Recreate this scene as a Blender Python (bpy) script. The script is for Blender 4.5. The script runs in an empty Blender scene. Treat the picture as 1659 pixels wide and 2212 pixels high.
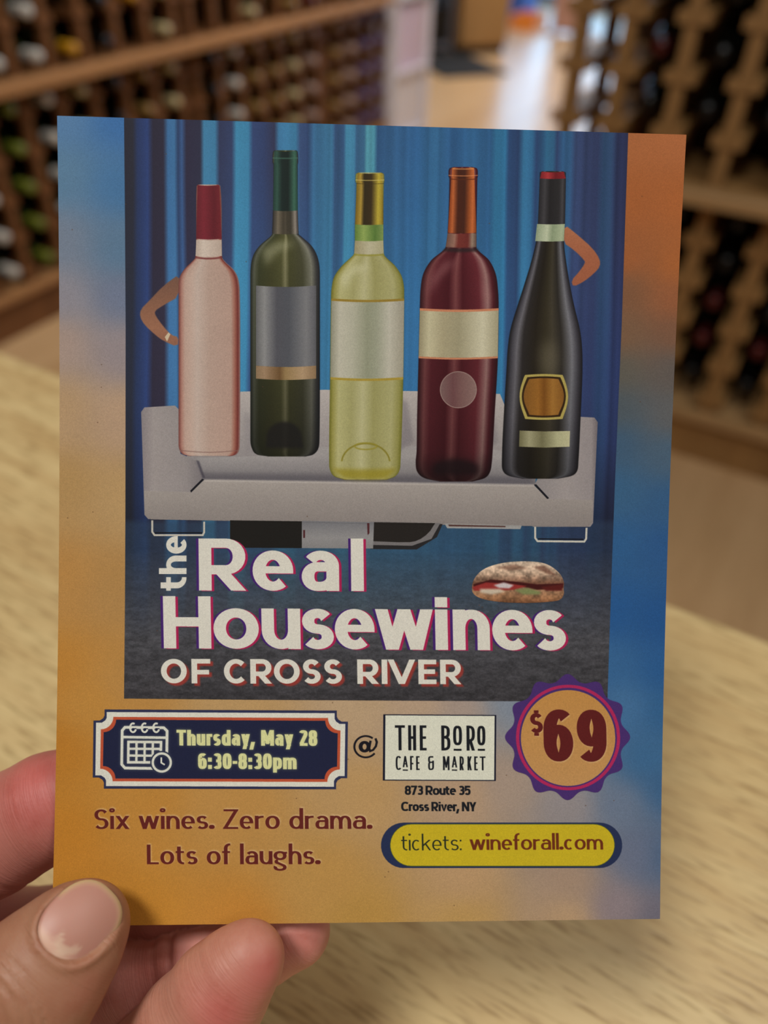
import bpy, bmesh, math, random
import numpy as np
from mathutils import Vector, Matrix

SC = bpy.context.scene
COL = SC.collection
# ================================================================ camera, world, lights, exposure
EYE = Vector((0.0, 0.0, 1.10)); FPX = 1660.0; CX, CY = 829.5, 1106.0
PITCH, ROLL = 0.70871209, 0.03214460
_fw = Vector((0, math.cos(PITCH), -math.sin(PITCH))); _up0 = Vector((0, math.sin(PITCH), math.cos(PITCH))); _rt0 = Vector((1, 0, 0))
_sr, _cr = math.sin(ROLL), math.cos(ROLL)
RT = _cr * _rt0 + _sr * _up0; UP = -_sr * _rt0 + _cr * _up0; FW = _fw
CAMM = Matrix(((RT.x, UP.x, -FW.x, EYE.x), (RT.y, UP.y, -FW.y, EYE.y), (RT.z, UP.z, -FW.z, EYE.z), (0, 0, 0, 1)))
cam = bpy.data.objects.new('camera', bpy.data.cameras.new('camera')); COL.objects.link(cam); SC.camera = cam
cam.matrix_world = CAMM
cam.data.sensor_fit = 'HORIZONTAL'; cam.data.sensor_width = 36.0; cam.data.lens = 36.0 * FPX / 1659.0
cam.data.clip_start = 0.01; cam.data.clip_end = 60
cam.data.dof.use_dof = True; cam.data.dof.focus_distance = 0.158; cam.data.dof.aperture_fstop = 0.036 / 0.0035; cam.data.dof.aperture_blades = 0

w = bpy.data.worlds.new('daylight'); SC.world = w; w.use_nodes = True
bg = w.node_tree.nodes['Background']; bg.inputs[0].default_value = (0.36, 0.66, 1.0, 1); bg.inputs[1].default_value = 5.2
SC.view_settings.view_transform = 'Standard'; SC.view_settings.look = 'None'; SC.view_settings.gamma = 1.0
SC.view_settings.use_curve_mapping = False; SC.view_settings.exposure = -0.16

AL, AR = 1.0848926244, 2.6508066479           # directions of the left and the right rack
DL = Vector((math.cos(AL), math.sin(AL), 0)); NL = Vector((-math.sin(AL), math.cos(AL), 0))   # NL points away from the viewer
DR = Vector((math.cos(AR), math.sin(AR), 0)); NR = Vector((math.sin(AR), -math.cos(AR), 0))
OL, OR_ = 1.9148619566, 1.7023940912
def fr(u, v, z=0.0): return DL * u + Vector((DL.y, -DL.x, 0)) * v + Vector((0, 0, z))          # room frame: u deep, v to the right

def area(name, loc, size, power, col, target=None):
    l = bpy.data.lights.new(name, 'AREA'); l.shape = 'RECTANGLE'; l.size, l.size_y = size; l.energy = power; l.color = col
    o = bpy.data.objects.new(name, l); COL.objects.link(o); o.location = loc
    d = (Vector(target) - Vector(loc)) if target else Vector((0, 0, -1))
    o.rotation_euler = d.to_track_quat('-Z', 'Y').to_euler(); return o
WARM = (1.0, 1.0, 0.95)
area('unseen_overhead_light', (-0.52, -0.25, 2.70), (0.40, 0.40), 28, WARM)
area('unseen_overhead_light', (-0.3, -1.6, 2.70), (1.2, 0.6), 4, WARM)  # fill light added behind the viewer, no lamp known there
area('unseen_overhead_light', fr(0.75, 0.7, 2.70), (1.0, 0.3), 12, WARM, fr(1.75, 0.3, 0.4))  # unseen light, placed and tilted to brighten the right rack's front
area('unseen_overhead_light', fr(2.6, -0.9, 2.70), (1.2, 0.5), 50, (1.0, 0.95, 0.86), fr(3.0, -2.0, 0.5))  # unseen light, tilted to brighten the left racks and spare the hand
area('unseen_overhead_light', fr(5.6, -1.8, 2.70), (1.2, 0.6), 75, (1.0, 0.96, 0.93))
area('unseen_overhead_light', fr(0.2, 1.8, 2.70), (1.2, 0.6), 9, WARM)
# ================================================================ helpers
def px_ray(x, y):
    d = RT * ((x - CX) / FPX) - UP * ((y - CY) / FPX) + FW
    return d
def link(o, parent=None):
    COL.objects.link(o)
    if parent is not None: o.parent = parent
    return o
def tag(o, label=None, cat=None, group=None, kind=None):
    if label: o['label'] = label
    if cat: o['category'] = cat
    if group: o['group'] = group
    if kind: o['kind'] = kind
    return o
def empty(name, loc=(0, 0, 0), rz=0.0):
    o = bpy.data.objects.new(name, None); o.location = loc; o.rotation_euler = (0, 0, rz); o.empty_display_size = .05
    return link(o)
def mesh_obj(name, verts, faces, mat, parent=None, smooth=False):
    me = bpy.data.meshes.new(name); me.from_pydata([tuple(v) for v in verts], [], faces); me.update()
    if smooth: me.polygons.foreach_set('use_smooth', [True] * len(me.polygons))
    if mat: me.materials.append(mat)
    return link(bpy.data.objects.new(name, me), parent)
def bm_obj(name, bm, mat, parent=None, smooth=False):
    me = bpy.data.meshes.new(name); bm.normal_update(); bm.to_mesh(me); bm.free()
    if smooth: me.polygons.foreach_set('use_smooth', [True] * len(me.polygons))
    if mat: me.materials.append(mat)
    return link(bpy.data.objects.new(name, me), parent)
def box_bm(x0, x1, y0, y1, z0, z1, bev=0.0, bm=None, segs=2):
    b = bmesh.new()
    bmesh.ops.create_cube(b, size=1, matrix=Matrix.Translation(((x0 + x1) / 2, (y0 + y1) / 2, (z0 + z1) / 2)) @ Matrix.Diagonal((x1 - x0, y1 - y0, z1 - z0, 1)))
    if bev: bmesh.ops.bevel(b, geom=b.edges[:], offset=bev, segments=segs, affect='EDGES', profile=.5)
    if bm is None: return b
    me = bpy.data.meshes.new('t'); b.to_mesh(me); b.free(); bm.from_mesh(me); bpy.data.meshes.remove(me); return bm
def box(name, x0, x1, y0, y1, z0, z1, mat, parent=None, bev=0.0): return bm_obj(name, box_bm(x0, x1, y0, y1, z0, z1, bev), mat, parent)
def lathe(name, prof, mat, parent=None, n=20, smooth=True):
    """profile of (radius, z) turned about z"""
    V, F = [], []
    for r, z in prof:
        for k in range(n):
            t = 2 * math.pi * k / n; V.append((r * math.cos(t), r * math.sin(t), z))
    for i in range(len(prof) - 1):
        for k in range(n): F.append((i * n + k, i * n + (k + 1) % n, (i + 1) * n + (k + 1) % n, (i + 1) * n + k))
    if prof[0][0] > 1e-5: F.append(tuple(range(n))[::-1])
    if prof[-1][0] > 1e-5: F.append(tuple((len(prof) - 1) * n + k for k in range(n)))
    return mesh_obj(name, V, F, mat, parent, smooth)

def s2l(c): return tuple(((v / 255) / 12.92 if v / 255 <= .04045 else ((v / 255 + .055) / 1.055) ** 2.4) for v in c)
class NT:
    def __init__(s, name):
        s.m = bpy.data.materials.new(name); s.m.use_nodes = True; s.t = s.m.node_tree; s.b = s.t.nodes['Principled BSDF']
    def n(s, typ, **k):
        q = s.t.nodes.new(typ)
        for a, v in k.items():
            if a in q.inputs: q.inputs[a].default_value = v
            else: setattr(q, a, v)
        return q
    def l(s, a, b): s.t.links.new(a, b)
def plain(name, col, rough=.5, metal=0.0, var=.12, scale=30.0, spec=.5, bump=0.0):
    N = NT(name); c = s2l(col); N.b.inputs['Roughness'].default_value = rough; N.b.inputs['Metallic'].default_value = metal
    N.b.inputs['Specular IOR Level'].default_value = spec
    tc = N.n('ShaderNodeTexCoord'); no = N.n('ShaderNodeTexNoise', Scale=scale, Detail=4.0); N.l(tc.outputs['Object'], no.inputs['Vector'])
    mx = N.n('ShaderNodeMix', data_type='RGBA'); mx.inputs[6].default_value = (*[v * (1 - var) for v in c], 1); mx.inputs[7].default_value = (*[min(1, v * (1 + var)) for v in c], 1)
    N.l(no.outputs['Fac'], mx.inputs[0]); N.l(mx.outputs[2], N.b.inputs['Base Color'])
    if bump:
        bp = N.n('ShaderNodeBump', Strength=bump, Distance=.001); N.l(no.outputs['Fac'], bp.inputs['Height']); N.l(bp.outputs[0], N.b.inputs['Normal'])
    return N.m
def wood(name, c1, c2, axis='X', scale=6.0, stretch=14.0, rough=.5, lines=.35, fine=120.0, spec=.5, bump=.15, patch=1.5, coord='Object'):
    N = NT(name); N.b.inputs['Roughness'].default_value = rough; N.b.inputs['Specular IOR Level'].default_value = spec
    tc = N.n('ShaderNodeTexCoord'); mp = N.n('ShaderNodeMapping')
    sc = {'X': (1 / stretch, 1, 1), 'Y': (1, 1 / stretch, 1), 'Z': (1, 1, 1 / stretch)}[axis]; mp.inputs['Scale'].default_value = sc
    N.l(tc.outputs[coord], mp.inputs['Vector'])
    a = N.n('ShaderNodeTexNoise', Scale=scale, Detail=6.0, Roughness=.6, Distortion=.6); N.l(mp.outputs[0], a.inputs['Vector'])
    f = N.n('ShaderNodeTexNoise', Scale=fine, Detail=3.0, Roughness=.55); N.l(mp.outputs[0], f.inputs['Vector'])
    g = N.n('ShaderNodeTexNoise', Scale=patch, Detail=2.0); N.l(tc.outputs[coord], g.inputs['Vector'])
    r1 = N.n('ShaderNodeMapRange'); r1.inputs[1].default_value = .35; r1.inputs[2].default_value = .65; N.l(a.outputs['Fac'], r1.inputs[0])
    r2 = N.n('ShaderNodeMapRange'); r2.inputs[1].default_value = .50; r2.inputs[2].default_value = .68; r2.inputs[4].default_value = lines; N.l(f.outputs['Fac'], r2.inputs[0])
    m1 = N.n('ShaderNodeMix', data_type='RGBA'); m1.inputs[6].default_value = (*s2l(c1), 1); m1.inputs[7].default_value = (*s2l(c2), 1)
    ad = N.n('ShaderNodeMath', operation='MULTIPLY_ADD'); ad.inputs[1].default_value = .35; N.l(g.outputs['Fac'], ad.inputs[0])
    ml = N.n('ShaderNodeMath', operation='MULTIPLY'); ml.inputs[1].default_value = .65; N.l(r1.outputs[0], ml.inputs[0]); N.l(ml.outputs[0], ad.inputs[2])
    N.l(ad.outputs[0], m1.inputs[0])
    m2 = N.n('ShaderNodeMix', data_type='RGBA', blend_type='MULTIPLY'); m2.inputs[7].default_value = (.52, .45, .36, 1)
    N.l(r2.outputs[0], m2.inputs[0]); N.l(m1.outputs[2], m2.inputs[6]); N.l(m2.outputs[2], N.b.inputs['Base Color'])
    if bump:
        bp = N.n('ShaderNodeBump', Strength=bump, Distance=.0006, invert=True); N.l(r2.outputs[0], bp.inputs['Height']); N.l(bp.outputs[0], N.b.inputs['Normal'])
    return N.m

# ================================================================ the setting
def slab(name, u0, u1, v0, v1, z0, z1, mat):
    o = box(name, u0, u1, v0, v1, z0, z1, mat); return tag(o, kind='structure')
ROT = Matrix.Rotation(AL, 4, 'Z') @ Matrix.Diagonal((1, -1, 1, 1))
def room(o):     # local x = depth u, local y = right v
    R = Matrix.Rotation(AL, 4, 'Z'); o.matrix_world = R; return o
# in a frame rotated by AL the local y axis points LEFT, so right v is -y
M_FLOOR = wood('pale_wood_floor', (206, 170, 128), (184, 146, 104), 'X', scale=7, stretch=9, rough=.30, lines=.15, fine=60, bump=0)
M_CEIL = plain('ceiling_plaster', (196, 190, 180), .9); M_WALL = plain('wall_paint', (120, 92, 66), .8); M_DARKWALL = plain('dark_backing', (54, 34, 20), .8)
M_WHITE = plain('white_paint', (214, 212, 214), .5)
U0, U1, V0, V1, ZC = -2.6, 8.6, -5.6, 4.6, 2.8
room(slab('floor', U0, U1, -V1, -V0, -.06, 0, M_FLOOR)); room(slab('ceiling', U0, U1, -V1, -V0, ZC, ZC + .06, M_CEIL))
room(slab('wall_near', U0 - .1, U0, -V1, -V0, 0, ZC, M_WALL)); room(slab('wall_left', U0, U1, -V0, -V0 + .1, 0, ZC, M_WHITE))
room(slab('wall_right', U0, U1, -V1 - .1, -V1, 0, ZC, M_WALL))
# partition behind the left rack
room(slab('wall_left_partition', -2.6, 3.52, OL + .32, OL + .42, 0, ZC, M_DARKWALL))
# partition added behind the right rack to block window light and keep gaps dark
room(slab('added_right_partition', OR_ + .37, OR_ + .47, -V1, .515, 0, ZC, M_DARKWALL))
# far wall with the shop windows (v from -5.0 to 1.5)
WV = [-5.2, -3.9, -2.6, -1.3, 0.0]
room(slab('wall_back', U1, U1 + .12, -V1, -WV[-1], 0, ZC, M_WHITE)); room(slab('wall_back_end', U1, U1 + .12, -WV[0], -V0, 0, ZC, M_WHITE))
room(slab('wall_back_head', U1, U1 + .12, -WV[-1], -WV[0], 2.3, ZC, M_WHITE))
N = NT('window_glass'); N.t.nodes.remove(N.b); tr = N.n('ShaderNodeBsdfTransparent'); gl = N.n('ShaderNodeBsdfGlossy', Roughness=.02); mxs = N.n('ShaderNodeMixShader'); mxs.inputs[0].default_value = .06
N.l(tr.outputs[0], mxs.inputs[1]); N.l(gl.outputs[0], mxs.inputs[2]); N.l(mxs.outputs[0], N.t.nodes['Material Output'].inputs[0]); M_GLASS = N.m
M_ALU = plain('grey_aluminium', (120, 122, 128), .4, .6)
for i in range(4):
    a, b = WV[i], WV[i + 1]
    f = box_bm(U1 + .03, U1 + .09, -b, -b + .05, 0, 2.3); box_bm(U1 + .03, U1 + .09, -a - .05, -a, 0, 2.3, bm=f); box_bm(U1 + .03, U1 + .09, -b, -a, 2.24, 2.3, bm=f); box_bm(U1 + .03, U1 + .09, -b, -a, 0, .10, bm=f)
    wn = room(tag(bm_obj('window_%d' % (i + 1), f, M_ALU), kind='structure'))
    g = box('pane', U1 + .055, U1 + .063, -b + .05, -a - .05, .10, 2.24, M_GLASS, wn)
# ground outside the windows
room(slab('ground_outside', U1 + .12, U1 + 7, -6, 9, -.2, -.05, plain('outside_paving', (170, 172, 176), .8)))

# ================================================================ wooden table
M_TABLE = wood('pale_laminate_wood', (210, 186, 136), (182, 150, 102), 'X', scale=70, stretch=9, rough=.36, lines=.78, fine=620, bump=.15, patch=9)
tb = empty('wooden_table', (0, 0, 0), AR); tag(tb, 'pale wood-grain table under the held card, its far edge running across behind it', 'table')
# local x runs along DR, local y = -NR (towards the viewer)
TO = .2792
def tbx(name, x0, x1, y0, y1, z0, z1, mat, bev=.002): return box(name, x0, x1, -y1, -y0, z0, z1, mat, tb, bev)
# local frame: y axis of Rz(AR) is (-sin, cos) = -NR
tbx('table_top', -.85, .95, -.50, TO, .806, .84, M_TABLE, .003)
for x0, x1, y0, y1 in ((-.80, .90, TO - .06, TO - .04), (-.80, .90, -.46, -.44)): tbx('apron', x0, x1, y0, y1, .73, .806, M_TABLE)
for x in (-.79, .83):
    for y in (-.46, TO - .10): tbx('leg', x, x + .06, y, y + .06, 0, .806, M_TABLE, .004)

# ================================================================ racks and bottles
M_RACKL = wood('brown_rack_wood', (128, 82, 44), (98, 60, 30), 'Z', scale=14, stretch=10, rough=.6, lines=.25, fine=90, bump=0)
M_LEDGEL = wood('brown_ledge_wood', (176, 128, 84), (150, 106, 68), 'X', scale=14, stretch=12, rough=.5, lines=.2, fine=90, bump=0)
M_RACKR = wood('tan_rack_wood', (164, 122, 72), (134, 98, 56), 'Z', scale=14, stretch=10, rough=.6, lines=.25, fine=90, bump=0)
M_LEDGER = wood('tan_ledge_wood', (184, 146, 100), (158, 122, 82), 'X', scale=14, stretch=12, rough=.5, lines=.2, fine=90, bump=0)
_mc = {}
def cap_mat(n, c, r=.35, m=.0):
    if n not in _mc: _mc[n] = plain('foil_' + n, c, r, m, .08)
    return _mc[n]
def glass_mat(n, c):
    k = 'g' + n
    if k not in _mc: _mc[k] = plain('bottle_glass_' + n, c, .08, 0, .05)
    return _mc[k]
BODY = [(.0, .012), (.018, .004), (.030, .0), (.0355, .003), (.0372, .010), (.0372, .185), (.0355, .200), (.028, .218), (.0185, .234), (.0150, .250), (.0142, .285), (.0150, .288), (.0150, .296), (.0, .296)]
CAPS = [(.0146, .236), (.0152, .242), (.0152, .262), (.0148, .284), (.0160, .286), (.0160, .297), (.0145, .3), (.0, .3)]
_proto = {}
def bottle(kind, glass, foil, loc, yaw, label, cat='wine bottle', group=None):
    """a lying bottle, neck towards the room; local z is the bottle axis"""
    key = (glass, foil)
    if key not in _proto:
        b = lathe('wine_bottle', BODY, glass, n=16); c = lathe('foil_capsule', CAPS, foil, b, n=14); _proto[key] = (b.data, c.data, b, c); fresh = True
    else:
        b = bpy.data.objects.new('wine_bottle', _proto[key][0]); COL.objects.link(b); c = bpy.data.objects.new('foil_capsule', _proto[key][1]); COL.objects.link(c); c.parent = b
    b.rotation_euler = (math.pi / 2, 0, yaw); b.location = loc
    tag(b, label, cat, group)
    return b

def rack(name, label, frame, posts, z_lo, z_hi, rails, plinth_h, mat, pw=.024, rw=.050, depth=.25, ledge=None, split=None):
    """a lattice wine rack: local x along the rack, local y into it; posts (front, rear), a rail at each post and row"""
    r = empty(name); r.matrix_world = frame; tag(r, label, 'wine rack', 'wooden lattice wine racks' if False else None)
    x0, x1 = posts[0], posts[-1]
    pm = None
    for x in posts:
        for y in (0, depth - .03):
            if pm is None:
                o = box('post', -pw / 2, pw / 2, 0, .030, z_lo, z_hi, mat, r); pm = o.data
            else: o = link(bpy.data.objects.new('post', pm), r)
            o.location = (x, y, 0)
    rm = None
    for x in posts:
        for z in rails:
            if rm is None:
                o = box('bottle_rail', -rw / 2, rw / 2, -.004, depth, -.011, .011, mat, r); rm = o.data
            else: o = link(bpy.data.objects.new('bottle_rail', rm), r)
            o.location = (x, 0, z)
    if split: box('shelf_board', x0 - pw / 2, x1 + pw / 2, 0, depth, split[0], split[1], mat, r)
    box('top_cross_bar', x0 - pw / 2, x1 + pw / 2, 0, .03, z_hi, z_hi + .03, mat, r); box('rear_cross_bar', x0 - pw / 2, x1 + pw / 2, depth - .03, depth, z_hi, z_hi + .03, mat, r)
    box('plinth', x0 - pw / 2, x1 + pw / 2, -.012, depth, 0, plinth_h - .018, mat, r)
    box('plinth_board', x0 - pw / 2, x1 + pw / 2, -.03, depth, plinth_h - .018, plinth_h, ledge or mat, r)
    return r
FL = Matrix.Translation(NL * OL) @ Matrix(((DL.x, NL.x, 0, 0), (DL.y, NL.y, 0, 0), (0, 0, 1, 0), (0, 0, 0, 1)))
# right rack: local x runs along -DR (to the right), local y = NR
FR_ = Matrix.Translation(NR * OR_) @ Matrix(((-DR.x, NR.x, 0, 0), (-DR.y, NR.y, 0, 0), (0, 0, 1, 0), (0, 0, 0, 1)))
LROWS = [.181, .2795, .378, .4765, .575]; LUP = [.676, .776, .876, .976, 1.076]
lr = [z - .026 for z in LROWS + LUP[1:]]
PA = [1.0105 + .125 * k for k in range(10)]; PB = [2.2095 + .1215 * k for k in range(7)]; PC = [3.0 + .12 * k for k in range(5)]
PA = [.5105 + .125 * k for k in range(4)] + PA
ZT = 1.62
rack('wine_rack', 'long brown wooden wine rack on the left, its near half beside the card', FL, PA, .12, ZT, lr, .126, M_RACKL, ledge=M_LEDGEL, split=(.614, .636))
rack('wine_rack', 'brown wooden wine rack on the left, middle section between two joints', FL, PB, .12, ZT, lr, .126, M_RACKL, ledge=M_LEDGEL, split=(.614, .636))
rack('wine_rack', 'brown wooden wine rack on the left, far section at the pale column', FL, PC, .12, ZT, lr, .126, M_RACKL, ledge=M_LEDGEL, split=(.614, .636))
lg = box('display_ledge', .49, 3.50, -.055, -.0005, .606, .636, M_LEDGEL, None, .004); lg.matrix_world = FL; tag(lg, 'brown wooden ledge running the length of the left racks', 'ledge')
RU = [.703 + .0965 * k for k in range(5)]; RLW = [.163, .249, .337, .425, .511]
SR = [.515, .42, .307, .19, .065, -.055, -.175, -.295, -.415]; PR = [-s for s in SR]
rack('wine_rack', 'tan wooden lattice wine rack on the right, full of dark bottles', FR_, PR, .12, ZT, [z - .008 for z in RU + RLW], .126, M_RACKR, pw=.026, rw=.060, ledge=M_LEDGER, split=(.590, .612))
lg = box('display_ledge', -.53, .43, -.05, -.0005, .584, .612, M_LEDGER, None, .004); lg.matrix_world = FR_; tag(lg, 'tan wooden ledge across the right rack', 'ledge')

ORD = ['first', 'second', 'third', 'fourth', 'fifth', 'sixth', 'seventh', 'eighth', 'ninth', 'tenth', 'eleventh', 'twelfth', 'thirteenth', 'fourteenth', 'fifteenth', 'sixteenth', 'seventeenth', 'eighteenth', 'nineteenth', 'twentieth', 'twenty-first', 'twenty-second', 'twenty-third']
G_DK = glass_mat('dark', (16, 18, 14)); G_GR = glass_mat('green', (30, 44, 22)); G_AM = glass_mat('olive', (44, 46, 24))
KINDS = {'white': ('white', (200, 196, 190)), 'gold': ('golden yellow', (206, 150, 30)), 'green': ('olive green', (112, 122, 40)), 'cream': ('cream', (188, 172, 128)), 'tan': ('tan', (150, 118, 66)),
         'lilac': ('pale lilac', (176, 160, 196)), 'violet': ('dull violet', (92, 80, 128)), 'red': ('dark red', (84, 18, 18)), 'black': ('black', (10, 10, 12)), 'rosy': ('rosy grey', (168, 142, 130)), 'crimson': ('crimson', (140, 30, 50))}
def kind_cap(k): n, c = KINDS[k]; return n, cap_mat(k, c)
COLS = [p + .0625 for p in PA[:-1]] + [p + .0607 for p in PB[:-1]] + [p + .06 for p in PC[:-1]]
base_k = {0: 'cream', 1: 'red', 2: 'white', 3: 'gold', 4: 'cream', 5: 'white', 6: 'white', 7: 'green', 8: 'white', 9: 'cream', 10: 'white', 11: 'black', 12: 'cream', 13: 'black', 14: 'white', 15: 'tan', 16: 'tan', 17: 'cream', 18: 'rosy', 19: 'tan', 20: 'rosy', 21: 'violet', 22: 'violet'}
rg = random.Random(4)
near_i = min(range(len(COLS)), key=lambda i: abs(COLS[i] - 1.448))        # column of olive green caps
spec = {near_i: ('green', 'white', {0: 'black'}), near_i + 1: ('white', 'white', {}), near_i + 2: ('cream', 'gold', {}), near_i + 3: ('black', 'black', {}), near_i + 4: ('tan', 'gold', {0: 'gold'}),
        near_i + 5: ('cream', 'cream', {}), near_i + 6: ('black', 'cream', {})}
for ci, s in enumerate(COLS):
    lowk, upk = base_k[ci % 23], base_k[(ci * 5 + 3) % 23]
    if ci in spec: lowk, upk = spec[ci][0], spec[ci][1]
    for zone, rows in (('under', LROWS[::-1]), ('over', LUP)):
        for ri, z in enumerate(rows):
            k = lowk if zone == 'under' else upk
            if zone == 'over' and rg.random() < .28 and ci not in (near_i, near_i + 2): continue
            if zone == 'over' and ci == near_i + 2 and ri == 1: continue
            if zone == 'over' and ci == near_i and ri not in (0, 1): k = 'cream'
            nm, cm = kind_cap(k)
            g = {'green': G_GR, 'gold': G_AM, 'white': G_GR, 'violet': G_DK, 'tan': G_AM}.get(k, G_DK)
            P = FL @ Vector((s, .275, z - .0005))
            bottle('x', g, cm, P, AL + math.pi - math.pi / 2 * 0 + math.pi * 0 if False else AL, '%s capped bottle, left racks: %s column from near end, %s row %s ledge' % (nm, ORD[ci], ORD[ri], zone))
RC = [(SR[i] + SR[i + 1]) / 2 for i in range(len(SR) - 1)]
redset = {(3, 'under', 3): 1, (3, 'under', 2): 1, (1, 'over', 1): 1, (4, 'under', 3): 1, (4, 'over', 2): 1}
for ci, s in enumerate(RC):
    if ci == 0: continue
    for zone, rows in (('under', RLW[::-1]), ('over', RU)):
        for ri, z in enumerate(rows):
            k = 'red' if (ci, zone, ri) in redset else 'black'
            nm, cm = kind_cap(k)
            P = FR_ @ Vector((-s, .335, z + .031))
            bottle('x', G_DK, cm, P, AR + math.pi, '%s capped bottle, right rack: %s filled column from aisle, %s row %s ledge' % (nm, ORD[ci - 1], ORD[ri], zone))

# ================================================================ things at the far end of the aisle
M_LILAC = plain('pale_lilac_film', (232, 228, 238), .25, 0, .05); M_PINK = plain('pink_card', (222, 200, 222), .5); M_CREAM = plain('cream_card', (232, 230, 222), .5)
st = empty('display_tower'); st.matrix_world = FL; tag(st, 'pale lilac display tower with pink and cream cartons at the end of the left racks', 'display stand')
box('side_panel', 3.56, 3.58, -.02, .30, 0, 1.5, M_LILAC, st, .003); box('side_panel', 3.90, 3.92, -.02, .30, 0, 1.5, M_LILAC, st, .003); box('back_panel', 3.58, 3.90, .28, .30, 0, 1.5, M_LILAC, st)
for z in (.02, .30, .60, .90, 1.20, 1.48): box('shelf', 3.58, 3.90, -.02, .28, z, z + .02, M_LILAC, st)
for j, (m, nm, a, b, z, h, lb) in enumerate(((M_LILAC, 'carton', 3.60, 3.88, .04, .25, 'lilac carton on the lowest shelf of the display tower'), (M_PINK, 'carton', 3.62, 3.88, .32, .26, 'pink carton on the second shelf of the display tower'), (M_CREAM, 'carton', 3.60, 3.86, .62, .26, 'cream carton on the middle shelf of the display tower'), (M_CREAM, 'carton', 3.61, 3.87, .92, .25, 'cream carton on the upper shelf of the display tower'))):
    o = box(nm, a, b, 0, .24, z, z + h, m, None, .004); o.matrix_world = FL; tag(o, lb, 'carton')
def uv(px, py, z=0.0):
    """world point on the level z seen in that direction"""
    d = px_ray(px, py); t = (EYE.z - z) / -d.z; return EYE + d * t
# wooden cabinet on a black base
p = fr(5.95, -2.47)
M_CAB = wood('tan_cabinet_wood', (166, 126, 76), (148, 108, 62), 'Z', scale=9, stretch=8, rough=.55, lines=.15, bump=0)
M_BLK = plain('black_lacquer', (14, 14, 16), .35); M_GREY = plain('grey_metal_box', (104, 102, 108), .5); M_GREY2 = plain('light_grey_box', (150, 148, 156), .5)
FARYAW = math.radians(112); cb = empty('wooden_cabinet', (.605, 6.45, 0), FARYAW); tag(cb, 'tan wooden cabinet standing in the middle of the far floor', 'cabinet')
box('carcass', 0, .42, -.189, .189, .05, 1.25, M_CAB, cb, .004); box('base', .02, .40, -.18, .18, 0, .05, M_BLK, cb)
mt = box('floor_mat', -.34, .34, -.24, .24, .0005, .012, plain('black_rubber', (12, 12, 14), .8), None, .003); mt.location = (.39, 6.02, 0); mt.rotation_euler = (0, 0, FARYAW); tag(mt, 'black floor mat before the wooden cabinet', 'mat')
box('door', -.018, -.001, -.183, .183, .07, 1.23, M_CAB, cb, .003)
# grey shelf unit with boxes
sh = empty('shelf_unit', (.27, 6.37, 0), FARYAW); tag(sh, 'dark grey shelf unit between the pale display tower and the wooden cabinet', 'shelf unit')
for y in (-.12, .10): box('upright', 0, .35, y, y + .02, 0, 1.3, M_GREY, sh)
for z in (.05, .42, .80, 1.18): box('shelf', 0, .35, -.10, .10, z, z + .02, M_GREY, sh)
for j, (z, h, m, nm) in enumerate(((.07, .22, M_BLK, 'black'), (.44, .24, M_GREY, 'mid grey'), (.82, .22, M_GREY2, 'light grey'))):
    o = box('storage_box', .03, .30, -.09, .09, z, z + h, m, None, .006); o.location = (.27, 6.37, 0); o.rotation_euler = (0, 0, FARYAW); tag(o, '%s storage box on the dark grey shelf unit' % nm, 'box')
# goods by the windows
M_ORG = plain('orange_crate_plastic', (226, 130, 40), .5); M_BLUE = plain('blue_crate_plastic', (60, 96, 176), .4); M_ROSE = plain('rose_wood_board', (176, 130, 110), .6)
def crate(name, loc, w_, d_, h_, m, lb):
    o = empty(name, loc, AL); tag(o, lb, 'crate')
    box('floor_panel', 0, d_, -w_ / 2, w_ / 2, 0, .012, m, o)
    for a in (0, d_ - .012): box('side_panel', a, a + .012, -w_ / 2, w_ / 2, .012, h_, m, o)
    for a in (-w_ / 2, w_ / 2 - .012): box('end_panel', .012, d_ - .012, a, a + .012, .012, h_, m, o)
    return o
crate('plastic_crate', fr(7.15, -2.62), .22, .3, .10, M_ORG, 'orange crate on the floor near the shop windows')
crate('plastic_crate', fr(7.55, -2.86), .20, .3, .50, M_BLUE, 'tall blue crate by the shop windows behind the orange crate')
bd = empty('display_board', fr(7.2, -2.22), AL); tag(bd, 'rose brown display board standing on the far floor beside the orange crate', 'board')
box('panel', 0, .03, -.16, .16, .02, 1.2, M_ROSE, bd, .003); box('foot', -.10, .14, -.18, -.14, 0, .02, M_ROSE, bd); box('foot', -.10, .14, .14, .18, 0, .02, M_ROSE, bd)
# ---------------------------------------------------------------- the printed face of the card
# The flat print is drawn by code (polygons and stroked letters, no image file) on a numpy canvas; units are
# design units of the print (about 10.7 to the millimetre), S canvas pixels to the unit.
S = 1.5
DX0, DY0, DW, DH = 100, 240, 1400, 1780
CW_, CH_ = int(DW * S), int(DH * S)

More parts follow.
